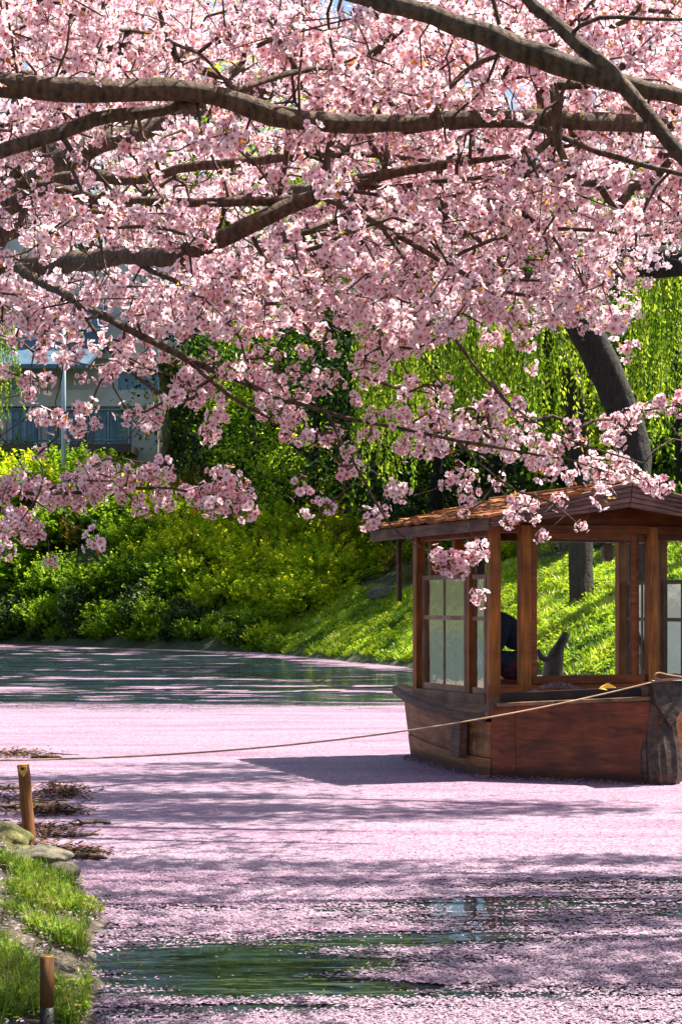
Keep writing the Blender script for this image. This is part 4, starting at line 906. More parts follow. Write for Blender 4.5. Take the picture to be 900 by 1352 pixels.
for sx in (1, -1):       # bulwark capping along the bow
    q0, q1 = v3(-.04 * sx, -.03, .81), v3(-1.27 * sx, 1.0, .715)
    d = (q1 - q0) / np.linalg.norm(q1 - q0); n_ = v3(d[1], -d[0], 0) * (1 if sx > 0 else -1)
    if n_[1] > 0: n_ = -n_
    slab('bow_capping', [q0 + n_ * .05, q1 + n_ * .05, q1 - n_ * .05, q0 - n_ * .05], [p + v3(0, 0, .035) for p in (q0 + n_ * .05, q1 + n_ * .05, q1 - n_ * .05, q0 - n_ * .05)], M['deck_wood'], boat)
    e0, e1 = q0 - n_ * .07 + v3(0, 0, .03), q1 - n_ * .07 + v3(0, 0, .03)
    slab('bulwark', [e0, e1, e1 - n_ * .03, e0 - n_ * .03], [p + v3(0, 0, .10) for p in (e0, e1, e1 - n_ * .03, e0 - n_ * .03)], M['dark_core'], boat)
    slab('bulwark_end', [v3(-1.27 * sx, 1.02, .59), v3(-1.33 * sx, 1.1, .59), v3(-1.30 * sx, 1.16, .80), v3(-1.24 * sx, 1.06, .80)], [v3(-1.20 * sx, 1.02, .59), v3(-1.26 * sx, 1.13, .59), v3(-1.23 * sx, 1.19, .80), v3(-1.17 * sx, 1.06, .80)], M['eave_wood'], boat)
# stem post with its worn metal shield
def lathe_stem():
    zk = [-.3, -.05, .12, .3, .46, .58, .66, .74, .86, .97]; wk = [.15, .17, .20, .205, .19, .175, .165, .16, .165, .175]; dk = [-.06, -.12, -.15, -.13, -.10, -.09, -.10, -.115, -.12, -.12]
    zs = np.linspace(-.3, .97, 34); V, Fc = [], []; nc = 19
    for z in zs:
        ww = np.interp(z, zk, wk); d = np.interp(z, zk, dk)
        for k in range(nc):
            a = math.pi * k / (nc - 1); q = float(fbm(np.array([k * .55 + 3]), np.array([z * 2.2 + 5]), 4)[0]) - .5; g = 1 + .30 * q + .06 * math.sin(k * 2.4 + z)
            V.append((-math.cos(a) * ww * g, .10 + d * 1.6 * math.sin(a) ** .8 * g, z))
    for i in range(len(zs) - 1):
        for k in range(nc - 1): Fc.append((i * nc + k, i * nc + k + 1, (i + 1) * nc + k + 1, (i + 1) * nc + k))
        Fc.append((i * nc + nc - 1, i * nc, (i + 1) * nc, (i + 1) * nc + nc - 1))
    Fc.append(tuple((len(zs) - 1) * nc + k for k in range(nc)))
    me = bpy.data.meshes.new('stem_post'); me.from_pydata(V, [], Fc); me.update(); return me
stem = link('stem_post', lathe_stem(), M['metal_dark'], boat)
slab('stem_plate', [v3(-.19, -.14, .98), v3(-.16, -.15, .78), v3(-.02, -.19, .56), v3(.10, -.17, .70), v3(.19, -.13, .98)], [v3(-.19, -.10, .98), v3(-.16, -.10, .78), v3(-.02, -.10, .56), v3(.10, -.10, .70), v3(.19, -.09, .98)], M['metal_dark'], stem)
slab('stem_cap', [v3(-.21, -.16, .975), v3(.21, -.15, .975), v3(.2, .12, .93), v3(-.2, .12, .93)], [v3(-.21, -.16, 1.0), v3(.21, -.15, 1.0), v3(.2, .12, .96), v3(-.2, .12, .96)], M['metal_dark'], stem)
# cabin
def post(u, v, w, d, z0, z1, mat=None, name='post'): return bx(name, (u - w / 2, v - d / 2, z0), (u + w / 2, v + d / 2, z1), mat or M['post_wood'], boat, .008)
ZF = .715; ZR = 2.52
post(-1.075, 1.55, .115, .11, ZF, ZR); post(-.735, 1.55, .12, .11, ZF, ZR); post(.70, 1.55, .11, .11, ZF, ZR); post(1.34, 1.55, .12, .11, ZF, ZR)
post(-1.10, 2.08, .07, .075, ZF, ZR); post(-1.15, 3.40, .11, .11, ZF, ZR); post(-.97, 3.42, .10, .09, ZF, ZR); post(-.68, 3.42, .11, .09, ZF, ZR); post(1.33, 3.42, .12, .11, ZF, ZR); post(1.34, 2.5, .09, .1, ZF, ZR)
bx('stern_post', (-1.12, 4.12, 1.75), (-1.07, 4.17, 2.55), M['eave_wood'], boat)
bx('sill', (-1.14, 1.505, .68), (1.40, 1.60, .905), M['frame_wood'], boat)
bx('sill', (-1.185, 1.61, .66), (-1.09, 3.34, .80), M['sash_wood'], boat, rot=(0, 0, math.radians(2.2)))
bx('sill', (1.29, 1.61, .66), (1.39, 3.36, .86), M['frame_wood'], boat); bx('sill', (-1.09, 3.37, .66), (1.27, 3.47, .84), M['frame_wood'], boat)
bx('header', (-1.02, 1.515, 2.44), (1.40, 1.585, 2.53), M['frame_wood'], boat); bx('header', (-1.15, 1.61, 2.40), (-1.08, 3.34, 2.50), M['frame_wood'], boat, rot=(0, 0, math.radians(1.5)))
bx('header', (1.30, 1.61, 2.40), (1.38, 3.36, 2.50), M['frame_wood'], boat); bx('header', (-1.09, 3.385, 2.42), (1.27, 3.455, 2.52), M['frame_wood'], boat)
slab('gable_panel', [v3(-1.08, 1.535, 2.53), v3(1.40, 1.535, 2.53), v3(1.40, 1.535, 2.62), v3(.15, 1.535, 2.86), v3(-1.08, 1.535, 2.60)], [v3(-1.08, 1.565, 2.53), v3(1.40, 1.565, 2.53), v3(1.40, 1.565, 2.62), v3(.15, 1.565, 2.86), v3(-1.08, 1.565, 2.60)], M['frame_wood'], boat)
def sash(axis, c, lo, hi, z0, z1, rails, mulls, mat, st=.045, th=.03, name='window', gl=True):
    """framed window in the plane axis=c; rails = heights, mulls = positions; every pane its own piece"""
    w = empty(name); w.parent = boat
    def P(t, z, o): return (t, c + o, z) if axis == 'v' else (c + o, t, z)
    def bar(nm, t0, t1, za, zb_, e=0): bx(nm, P(t0, za, -th / 2 + e), P(t1, zb_, th / 2 - e), mat, w, .003)
    bar('stile', lo, lo + st, z0, z1); bar('stile', hi - st, hi, z0, z1); bar('rail', lo + st, hi - st, z0, z0 + st * 1.4, .002); bar('rail', lo + st, hi - st, z1 - st, z1, .002)
    for z in rails: bar('rail', lo + st, hi - st, z - st * .45, z + st * .45, .002)
    ms = [lo + st] + [x for x in mulls] + [hi - st]; zs = [z0 + st * 1.4] + list(rails) + [z1 - st]
    for x in mulls: bar('mullion', x - st * .28, x + st * .28, z0 + st * 1.4, z1 - st, .005)
    if gl:
        for i in range(len(ms) - 1):
            for j in range(len(zs) - 1):
                link('pane', np_mesh('pane', [P(ms[i] - .004, zs[j] - .004, 0), P(ms[i + 1] + .004, zs[j] - .004, 0), P(ms[i + 1] + .004, zs[j + 1] + .004, 0), P(ms[i] - .004, zs[j + 1] + .004, 0)], [(0, 1, 2, 3)]), M['glass'], w)
    return w
sash('v', 1.535, -.67, .515, .905, 2.44, [], [], M['frame_wood'], st=.06, th=.04); sash('v', 1.56, .50, 1.28, .905, 2.44, [], [], M['frame_wood'], st=.06, th=.03)
bx('sill_step', (-.67, 1.49, .905), (.6, 1.512, .985), M['frame_wood'], boat)
sash('u', -1.125, 2.12, 3.34, .80, 2.03, [1.575], [2.73], M['sash_wood'], st=.05); sash('u', -1.085, 1.70, 2.62, .80, 2.02, [1.57], [2.2], M['sash_wood'], st=.045)
sash('u', 1.34, 1.66, 2.44, .86, 1.98, [1.55], [2.05], M['sash_wood']); sash('u', 1.34, 2.56, 3.34, .86, 1.98, [1.55], [2.95], M['sash_wood'])
mi = bx('mirror', (-.62, 3.2, 1.98), (-.45, 3.23, 2.42), M['sash_wood'], boat, .01); bx('mirror_glass', (-.60, 3.196, 2.0), (-.47, 3.199, 2.4), M['metal_dark'], mi).location -= Vector(mi.location)
lf = bx('lamp', (1.0, 3.18, 2.20), (1.12, 3.3, 2.40), M['sash_wood'], boat, .03)
# bench seats inside
bx('bench', (-1.0, 1.75, .72), (-.35, 2.9, .93), M['frame_wood'], boat); bx('bench', (.75, 1.7, .72), (1.28, 3.2, .93), M['frame_wood'], boat)
# roof: two slopes of shingles, layered bargeboards, eave boards
RU, RZ = .15, 2.90; EL, ER, EZ = -1.36, 1.66, 2.555
roof = slab('roof', [v3(EL + .02, 1.0, EZ - .05), v3(RU, 1.0, RZ - .05), v3(ER - .02, 1.0, EZ - .05), v3(ER - .02, 1.0, EZ - .015), v3(RU, 1.0, RZ - .012), v3(EL + .02, 1.0, EZ - .015)],
            [v3(EL + .02, 4.3, EZ - .05), v3(RU, 4.3, RZ - .05), v3(ER - .02, 4.3, EZ - .05), v3(ER - .02, 4.3, EZ - .015), v3(RU, 4.3, RZ - .012), v3(EL + .02, 4.3, EZ - .015)], M['eave_wood'], boat)
rsh = random.Random(5); sm = []
for k in range(5):
    bm = bmesh.new(); bmesh.ops.create_cube(bm, size=1); bmesh.ops.scale(bm, vec=(.27, .135, .022), verts=bm.verts)
    for v in bm.verts: v.co += Vector((rsh.uniform(-.02, .02), rsh.uniform(-.006, .006), rsh.uniform(-.006, .022)))
    me = bpy.data.meshes.new('shingle'); bm.to_mesh(me); bm.free(); me.materials.append(M['shingle']); sm.append(me)
for side, e in ((1, EL), (-1, ER)):
    L = math.hypot(RU - e, RZ - EZ); ang = math.atan2(RZ - EZ, abs(RU - e)); rows = 8
    for rr in range(rows):
        for cc in range(24):
            t = (rr + .45) / rows; o = bpy.data.objects.new('shingle', sm[rsh.randrange(5)]); C.objects.link(o); o.parent = roof
            o.location = (e + (RU - e) * t - side * .03, .96 + .142 * cc + (rr % 2) * .05 + rsh.uniform(-.01, .01), EZ + (RZ - EZ) * t + .012 + rsh.uniform(0, .012))
            o.rotation_euler = (rsh.uniform(-.03, .03), -side * (ang - .07 + rsh.uniform(-.05, .05)), rsh.uniform(-.05, .05))
for k in range(5):                                                   # layered bargeboards on the near gable
    f0, f1 = k / 5, (k + 1) / 5 - .012
    for e in (EL, ER):
        tz, bz = (EZ + .035, EZ - .085), (RZ + .045, RZ - .215)
        zt = lambda f, T: T[1] + (T[0] - T[1]) * f
        y0 = .90 + .012 * (4 - k) + .005; s = 1 if e == EL else -1
        g = .004 * s
        a = [v3(e, y0, zt(f0, tz)), v3(RU - g, y0, zt(f0, bz)), v3(RU - g, y0, zt(f1, bz)), v3(e, y0, zt(f1, tz))]
        n_ = 8; A2 = [a[0] + (a[1] - a[0]) * i / n_ + v3(0, 0, rsh.uniform(-.003, .003)) for i in range(n_ + 1)] + [a[2] + (a[3] - a[2]) * i / n_ + v3(0, rsh.uniform(-.004, .004), rsh.uniform(-.003, .003)) for i in range(n_ + 1)]
        slab('bargeboard', A2, [p + v3(0, .05, 0) for p in A2], M['fascia_wood'], roof)
for e, s in ((EL, 1), (ER, -1)):
    slab('eave_board', [v3(e - .02 * s, .98, EZ - .115), v3(e - .02 * s, 4.32, EZ - .125), v3(e - .02 * s, 4.32, EZ - .005), v3(e - .02 * s, .98, EZ + .005)], [v3(e + .015 * s, .98, EZ - .115), v3(e + .015 * s, 4.32, EZ - .125), v3(e + .015 * s, 4.32, EZ - .005), v3(e + .015 * s, .98, EZ + .005)], M['eave_wood'], roof)
bx('ridge_cap', (RU - .07, .98, RZ + .03), (RU + .07, 4.33, RZ + .055), M['shingle'], roof)
for v in (1.9, 2.6, 3.3): bx('tie_beam', (-1.1, v - .03, 2.505), (1.34, v + .03, 2.565), M['frame_wood'], roof)

def bw(u, v, z):                                                     # boat coordinates -> world
    c, s = math.cos(BA), math.sin(BA); return np.array([3.06 + u * c - v * s, 18.7 + u * s + v * c, z])
# forked steering timber on the stern deck
fk = [(spline([bw(.72, 3.95, .70), bw(.73, 3.95, 1.02), bw(.80, 3.95, 1.22), bw(.90, 3.96, 1.38)], 9), np.array([.12, .12, .12, .115, .11, .09, .06, .055, .045]), 9),
      (spline([bw(.73, 3.95, 1.08), bw(.58, 3.95, 1.10), bw(.53, 3.95, 1.20)], 6), np.array([.05, .04, .035, .04, .035, .015]), 7)]
fo = link('oar_crutch', tubes_mesh('oar_crutch', fk), M['metal_dark']); tag(fo, 'dark forked timber crutch standing on the stern deck of the boat', 'oar crutch')

# ------------------------------------------------------------------ person, bag and paper in the cabin
def skin_person():
    J = {'pelvis': (0, 0, .0, .155), 'belly': (.02, 0, .20, .18), 'chest': (-.10, 0, .42, .165), 'upper': (-.20, 0, .53, .13), 'neck': (-.30, 0, .60, .055), 'jaw': (-.365, 0, .625, .072), 'head': (-.40, 0, .70, .098), 'top': (-.41, 0, .775, .07)}
    E = [('pelvis', 'belly'), ('belly', 'chest'), ('chest', 'upper'), ('upper', 'neck'), ('neck', 'jaw'), ('jaw', 'head'), ('head', 'top')]
    for s, n in ((1, 'l'), (-1, 'r')):
        J.update({'sh' + n: (-.19, .17 * s, .50, .075), 'el' + n: (-.30, .20 * s, .20, .075), 'wr' + n: (-.50, .12 * s, .30, .033), 'ha' + n: (-.575, .10 * s, .33, .036),
                  'hip' + n: (-.08, .10 * s, .05, .15), 'kn' + n: (-.42, .12 * s, .10, .12), 'an' + n: (-.38, .15 * s, -.33, .05), 'ft' + n: (-.52, .16 * s, -.37, .04)})
        E += [('upper', 'sh' + n), ('sh' + n, 'el' + n), ('el' + n, 'wr' + n), ('wr' + n, 'ha' + n), ('pelvis', 'hip' + n), ('hip' + n, 'kn' + n), ('kn' + n, 'an' + n), ('an' + n, 'ft' + n)]
        for q in range(4):
            a, b = 'f%s%d' % (n, q), 'g%s%d' % (n, q); o = (q - 1.5) * .019
            J[a] = (-.615, .10 * s + o, .335, .010); J[b] = (-.65, .10 * s + o * .9, .305, .008); E += [('ha' + n, a), (a, b)]
        J['t' + n] = (-.585, .10 * s - .045 * s, .30, .011); J['u' + n] = (-.61, .10 * s - .05 * s, .28, .009); E += [('ha' + n, 't' + n), ('t' + n, 'u' + n)]
    names = list(J); me = bpy.data.meshes.new('person'); me.from_pydata([J[n][:3] for n in names], [(names.index(a), names.index(b)) for a, b in E], [])
    o = link('person', me); mod = o.modifiers.new('skin', 'SKIN'); mod.use_smooth_shade = True
    for n, sv_ in zip(names, me.skin_vertices[0].data): sv_.radius = (J[n][3], J[n][3]); sv_.use_root = n == 'pelvis'
    o.modifiers.new('sub', 'SUBSURF').levels = 2
    dg = bpy.context.evaluated_depsgraph_get(); me2 = bpy.data.meshes.new_from_object(o.evaluated_get(dg)); bpy.data.objects.remove(o)
    return me2
M['navy'] = plain_mat('navy_cloth', (0.006, 0.010, 0.022), (0.016, 0.028, 0.06), 14, .85, .01); M['skin'] = plain_mat('skin', (0.42, 0.23, 0.15), (0.55, 0.33, 0.23), 12, .55, .0); M['hair'] = plain_mat('hair', (0.008, 0.006, 0.005), (0.03, 0.022, 0.018), 60, .5, .004)
pm = skin_person(); pm.materials.clear()
for m_ in ('navy', 'skin', 'hair'): pm.materials.append(M[m_])
for pl in pm.polygons:
    c = pl.center; mi_ = 0; pl.use_smooth = True
    if c.x < -.325 and c.z > .55: mi_ = 1
    if c.x < -.30 and c.z > .60 and (c.z > .735 or c.x > -.40): mi_ = 2
    if c.x < -.505 and .2 < c.z < .45: mi_ = 1
    pl.material_index = mi_
pp = bw(-.60, 2.35, .99); person = link('person', pm); person.location = (pp[0] + .165, pp[1], pp[2] + .06); person.rotation_euler = (0, 0, math.radians(8)); person.scale = (.95, .95, .95)
for s in (1, -1):
    e_ = bmesh.new(); bmesh.ops.create_uvsphere(e_, u_segments=8, v_segments=6, radius=.011); me = bpy.data.meshes.new('eye'); e_.to_mesh(me); e_.free(); eo = link('eye', me, M['hair'], person); eo.location = (-.485, .034 * s, .705)
    e_ = bmesh.new(); bmesh.ops.create_uvsphere(e_, u_segments=8, v_segments=6, radius=.024); bmesh.ops.scale(e_, vec=(.7, .4, 1.2), verts=e_.verts); me = bpy.data.meshes.new('ear'); e_.to_mesh(me); e_.free(); eo = link('ear', me, M['skin'], person); eo.location = (-.385, .098 * s, .69)
e_ = bmesh.new(); bmesh.ops.create_cone(e_, cap_ends=True, segments=6, radius1=.02, radius2=.006, depth=.045); me = bpy.data.meshes.new('nose'); e_.to_mesh(me); e_.free(); eo = link('nose', me, M['skin'], person); eo.location = (-.505, 0, .675); eo.rotation_euler = (0, math.radians(-70), 0)
tag(person, 'seated person in dark navy jacket bending forward inside the boat cabin', 'person')
# bag on the bench: a soft slumped sack with a tan flap and dark pouch
def blob(name, c, s, mat, seed, parent=None, amp=.12):
    bm = bmesh.new(); bmesh.ops.create_icosphere(bm, subdivisions=4 if amp > .2 else 3, radius=1); r = np.random.default_rng(seed); o1, o2 = r.uniform(0, 50, 2)
    for v in bm.verts:
        p_ = v.co; k_ = 1 + amp * 2 * (float(fbm(np.array([p_.x * 1.6 + o1]), np.array([p_.y * 1.6 + p_.z * 2 + o2]), 6)[0]) - .5)
        v.co = Vector((p_.x * s[0] * k_, p_.y * s[1] * k_, p_.z * s[2] * k_))
    for f_ in bm.faces: f_.smooth = True
    me = bpy.data.meshes.new(name); bm.to_mesh(me); bm.free(); o = link(name, me, mat, parent); o.location = c; return o
M['grey_cloth'] = plain_mat('grey_cloth', (0.16, 0.17, 0.20), (0.30, 0.31, 0.35), 9, .9, .02); M['tan_cloth'] = plain_mat('tan_cloth', (0.40, 0.30, 0.20), (0.62, 0.52, 0.40), 9, .9, .02); M['white_paper'] = plain_mat('white_paper', (0.70, 0.72, 0.76), (0.82, 0.83, 0.85), 5, .6, .002)
bg_ = empty('bag', tuple(bw(-.85, 2.62, .93))); tag(bg_, 'slumped grey bag with a tan flap on the cabin bench', 'bag')
blob('sack', (0, 0, .13), (.15, .12, .15), M['grey_cloth'], 1, bg_); blob('flap', (-.01, -.02, .27), (.12, .11, .09), M['tan_cloth'], 2, bg_); blob('pouch', (.0, -.06, .38), (.05, .05, .07), M['navy'], 3, bg_)
pa = slab('paper', [v3(-.10, -.05, 0), v3(.02, -.06, .01), v3(.11, -.03, .05), v3(.12, .05, .06), v3(.0, .06, .012), v3(-.09, .05, 0)], [v3(-.10, -.05, .004), v3(.02, -.06, .014), v3(.11, -.03, .054), v3(.12, .05, .064), v3(.0, .06, .016), v3(-.09, .05, .004)], M['white_paper'], None)
pw = bw(-1.0, 3.0, 1.615); pa.location = pw; pa.scale = (1.2, 1.2, 1.2); pa.rotation_euler = (math.radians(22), 0, 0); tag(pa, 'white folded paper lying behind the small side panes', 'paper')
ta = bx('shelf', (-1.08, 2.8, 1.585), (-.9, 3.2, 1.605), M['sash_wood'], boat)
cb = bw(-.60, 2.2, 1.05); cbo = blob('cloth_bundle', tuple(cb), (.15, .10, .12), plain_mat('burgundy', (0.04, 0.008, 0.012), (0.11, 0.02, 0.03), 10, .9, .02), 33, None, .3); tag(cbo, 'dark burgundy cloth bundle beside the seated person', 'cloth')
def hull_petals(n=3800):
    r = np.random.default_rng(6); O_ = np.array([(0, -.05), (-1.33, 1.05), (-1.09, 3.9)]); seg = r.random(n) < .36; t = r.random(n); off = np.abs(r.normal(0, .05, n))
    a_ = np.where(seg[:, None], O_[0], O_[1]); b_ = np.where(seg[:, None], O_[1], O_[2]); p_ = a_ + (b_ - a_) * t[:, None]; nn_ = np.where(seg[:, None], np.array([-.6, -.8]), np.array([-1., .0])); p_ = p_ + nn_ * off[:, None]
    P = np.array([bw(u, v, .010 + .035 * max(0, 1 - o / .07) * q) for (u, v), o, q in zip(p_, off, r.random(n))]); V, Fc, _ = leaf_cloud(P, .02, .8, r, up=.5); return np_mesh('hull_petals', V, Fc, tint=np.repeat(np.clip(r.normal(.6, .25, n), 0, 1), 4))
tag(link('hull_petals', hull_petals(), M['petal_float']), 'petals gathered in a ridge against the boat hull waterline', 'petals', kind='stuff')
# petals drifted on the fore deck, a yellow leaf
def deck_petals(n=900):
    r = np.random.default_rng(5); t = r.uniform(0, 1, n); u = -1.0 + t * .95; v = 1.36 - np.abs(r.normal(0, .08, n)) ; z = .74 + .06 * r.random(n) * np.exp(-((u + .45) / .35) ** 2) + .14 * np.exp(-((u + .5) / .4) ** 2) * (v > 1.2)
    P = np.array([bw(a, b, c) for a, b, c in zip(u, v, z)]); V, Fc, _ = leaf_cloud(P, .02, .8, r, up=.6); return np_mesh('deck_petals', V, Fc, tint=np.repeat(np.clip(r.normal(.8, .2, n), 0, 1), 4))
tag(link('deck_petals', deck_petals(), M['petal_float']), 'fallen petals heaped on the fore deck of the boat', 'petals', kind='stuff')
lm = plain_mat('yellow_leaf', (0.55, 0.24, 0.01), (0.75, 0.42, 0.02), 20, .6, .002)
yl = slab('fallen_leaf', [v3(-.08, 0, 0), v3(-.02, -.04, .03), v3(.03, -.02, .01), v3(.08, -.05, .05), v3(.09, .0, .02), v3(.02, .045, .04), v3(-.04, .035, .0)], [v3(-.08, 0, .004), v3(-.02, -.04, .034), v3(.03, -.02, .014), v3(.08, -.05, .054), v3(.09, .0, .024), v3(.02, .045, .044), v3(-.04, .035, .004)], lm, None)
yl.location = bw(-.40, .40, .90); yl.rotation_euler = (math.radians(50), 0, .3); tag(yl, 'orange yellow leaf lying on the boat bow rim', 'leaf')
# mooring rope
rope_m = wood_mat('rope', (0.20, 0.12, 0.07), (0.48, 0.34, 0.22), 6, (1, 1, 1), .9, .004)
e0 = at(-92, 1004, 14.6); e1 = bw(-.18, -.17, .99)
ts = np.linspace(0, 1, 60)[:, None]; RP = e0 + (e1 - e0) * ts; k_ = ts[:, 0]; RP[:, 2] -= .20 * 4 * k_ * (1 - k_)
lp = [e1, bw(-.05, -.18, 1.005), bw(.14, -.17, 1.01), bw(.26, -.1, .99)]; loop = [bw(.16, -.18, 1.02), bw(-.05, -.19, 1.05), bw(-.16, -.18, 1.07), bw(-.2, -.18, 1.03), bw(-.13, -.18, 1.01)]
rope = empty('mooring_rope', tuple(e0)); tag(rope, 'tan mooring rope stretched from the bank stake to the boat bow', 'rope')
link('line', tubes_mesh('line', [(RP - e0, np.full(60, .0075), 7)]), rope_m, rope); link('loop', tubes_mesh('loop', [(spline(lp, 12) - e0, np.full(12, .011), 6), (spline(loop, 16) - e0, np.full(16, .009), 6)]), rope_m, rope)

# ------------------------------------------------------------------ stakes, stones, debris, weeds on the near bank
M['stake'] = wood_mat('stake_wood', (0.09, 0.035, 0.012), (0.34, 0.15, 0.045), 1.2, (1, 1, 14), .7, .004); M['stake_cut'] = plain_mat('stake_cut', (0.50, 0.25, 0.05), (0.68, 0.40, 0.09), 20, .7, .002); M['stake_wet'] = plain_mat('stake_wet', (0.02, 0.016, 0.012), (0.06, 0.05, 0.03), 14, .5, .004)
def stake(px, ytop, ybot, Y, wpx, lean, label, band=None):
    b = at(px, ybot, Y); h = (ybot - ytop) * Y / F; r_0 = wpx * Y / F / 2; o = empty('stake', tuple(b)); o.rotation_euler = (lean[0], lean[1], 0); tag(o, label, 'stake', None)
    zs = np.array([-.3, -.05, .1 * h, .3 * h, .5 * h, .7 * h, .9 * h, h]); P = np.stack([zs * 0, zs * 0, zs], -1); P[:, :2] += np.random.default_rng(abs(int(px))).normal(0, .0025, (8, 2))
    if band is None: link('shaft', tubes_mesh('shaft', [(P, r_0 * np.array([1.05, 1.05, 1.04, 1, .99, 1.0, .98, .97]), 12)], smooth=False), M['stake'], o)
    else:
        zc = h * band; Pl_ = np.array([(0, 0, -.3), (0, 0, 0), (0, 0, zc)]); Pu = np.array([(0, 0, zc), (0, 0, (zc + h) / 2), (0, 0, h)])
        link('shaft', tubes_mesh('shaft', [(Pu, np.full(3, r_0), 12)], smooth=False), M['stake'], o); link('wet_foot', tubes_mesh('wet_foot', [(Pl_, np.full(3, r_0 * .985), 12)], smooth=False), M['stake_wet'], o)
    link('cut_top', tubes_mesh('cut_top', [(np.array([(0, 0, h - .002), (0, 0, h + .006)]), np.array([r_0 * .97, r_0 * .93]), 12)], smooth=False), M['stake_cut'], o)
    return o, h, r_0
s1, h1, r1 = stake(40, 1010, 1116, 14.0, 16.5, (0, math.radians(-5)), 'brown wooden stake with a pale notched mark standing in the shallows')
slab('notch', [v3(-.030, -r1 * 1.02, h1 - .005), v3(.030, -r1 * 1.02, h1 - .005), v3(.032, -r1 * 1.04, h1 - .04), v3(.0, -r1 * 1.06, h1 - .085), v3(-.032, -r1 * 1.04, h1 - .04)], [v3(-.03, -r1 * .7, h1 - .005), v3(.03, -r1 * .7, h1 - .005), v3(.032, -r1 * .7, h1 - .04), v3(0, -r1 * .7, h1 - .085), v3(-.032, -r1 * .7, h1 - .04)], M['stake_cut'], s1)
bx('notch_hole', (-.012, -r1 * 1.12, h1 - .032), (.012, -r1 * .9, h1 - .012), M['dark_core'], s1, .003)
stake(62, 1264, 1368, 7.55, 19, (0, 0), 'upright stake with an orange upper half and dark lower half in weeds', .37)
stake(-92, 960, 1060, 14.6, 17, (0, 0), 'mooring stake on the bank holding the boat rope')
M['stone'] = plain_mat('stone', (0.04, 0.034, 0.02), (0.22, 0.19, 0.125), 13, .9, .05, 10); M['stone_moss'] = plain_mat('stone_moss', (0.045, 0.05, 0.012), (0.24, 0.22, 0.075), 13, .95, .05, 10); M['stone_dark'] = plain_mat('stone_dark', (0.02, 0.017, 0.014), (0.07, 0.06, 0.05), 9, .6, .015, 9)
def stone(px, py, Y, s, mat, seed, label): 
    o = blob('stone', tuple(at(px, py, Y)), s, M[mat], seed, None, .35); o.rotation_euler = (0, 0, seed); tag(o, label, 'stone')
stone(48, 1136, 12.0, (.24, .2, .075), 'stone', 11, 'broad pale flat stone on the bank edge'); stone(5, 1112, 13.6, (.17, .2, .12), 'stone_moss', 12, 'mossy yellow-green boulder at the water edge')
stone(12, 1156, 11.6, (.055, .05, .05), 'stone_dark', 13, 'small round black stone in front of the pale flat stone'); stone(34, 1150, 11.7, (.055, .05, .04), 'stone_moss', 14, 'small greenish stone between black stone and weeds')
stone(84, 1150, 11.8, (.09, .1, .06), 'stone', 15, 'rounded grey stone at the tip of the bank'); stone(70, 1148, 11.75, (.03, .03, .03), 'stone_dark', 16, 'tiny dark stone beside the rounded grey stone'); stone(22, 1126, 12.6, (.13, .12, .05), 'stone_moss', 17, 'low mossy stone behind the pale flat stone')
fx, fy = on_bank(505, 3.4); so = blob('stone', (fx, fy, float(far_z(np.array([fx]), np.array([fy]))[0]) + .15), (.55, .4, .32), M['stone'], 18, None, .3); tag(so, 'pale boulder in the grass of the far slope', 'stone')
# drift: flat bark and dead leaves lying on the shallows
def drift(n=4200):
    r = np.random.default_rng(8); P = []
    spots = [(60, 1128, 55, 9), (30, 1060, 60, 18), (70, 1073, 40, 5), (20, 997, 40, 4), (110, 1130, 25, 5), (85, 1048, 30, 8), (50, 1100, 50, 10)]
    for i in range(n):
        a, b, c, d = spots[r.integers(len(spots))]; px, py = r.normal(a, c * .55), r.normal(b, d * .6); Y = F * H / (py - HOR); P.append(((px - CX) * Y / F, Y, .012 + .03 * r.random() ** 2))
    V, Fc, _ = leaf_cloud(np.array(P), .062, .35, r, up=.9); return np_mesh('drift_litter', V, Fc, tint=np.repeat(r.random(n) ** 1.3, 4))
M['litter'] = leaf_mat('litter', [(0, (0.02, 0.012, 0.008)), (0.6, (0.09, 0.04, 0.02)), (.9, (0.22, 0.10, 0.04)), (1, (0.4, 0.2, 0.03))], .05, .7)
tag(link('drift_litter', drift(), M['litter']), 'brown dead leaves and bark scraps washed up in the shallows', 'leaf litter', kind='stuff')
for i, (px, py, l, w) in enumerate(((30, 1068, .28, .05), (62, 1064, .22, .04), (105, 1133, .26, .05), (98, 1108, .2, .03), (40, 1126, .25, .05), (62, 1002, .22, .05), (75, 1040, .12, .03), (118, 1091, .2, .025), (14, 1045, .16, .04))):
    Y = F * H / (py - HOR); r = np.random.default_rng(60 + i); n_ = 9; t_ = np.linspace(-1, 1, n_)
    P = np.stack([t_ * l * .8, np.cumsum(r.normal(0, .025, n_)), .012 + .018 * r.random(n_)], -1); it = [(P, w * .55 * (1 - .75 * t_ ** 2) * r.uniform(.6, 1.2, n_) + .004, 7)]
    for q in range(2): k_ = r.integers(2, 7); it.append((spline([P[k_], P[k_] + (r.normal(0, .05), r.normal(0, .06), .03), P[k_] + (r.normal(0, .12), r.normal(0, .12), .03)], 5), np.linspace(w * .25, .004, 5), 5))
    o = link('driftwood', tubes_mesh('driftwood', it, smooth=False), M['cherry_bark']); o.location = ((px - CX) * Y / F, Y, .0)
    tag(o, 'dark scrap of driftwood lying in the petal-covered shallows', 'driftwood', 'driftwood scraps along the bank')
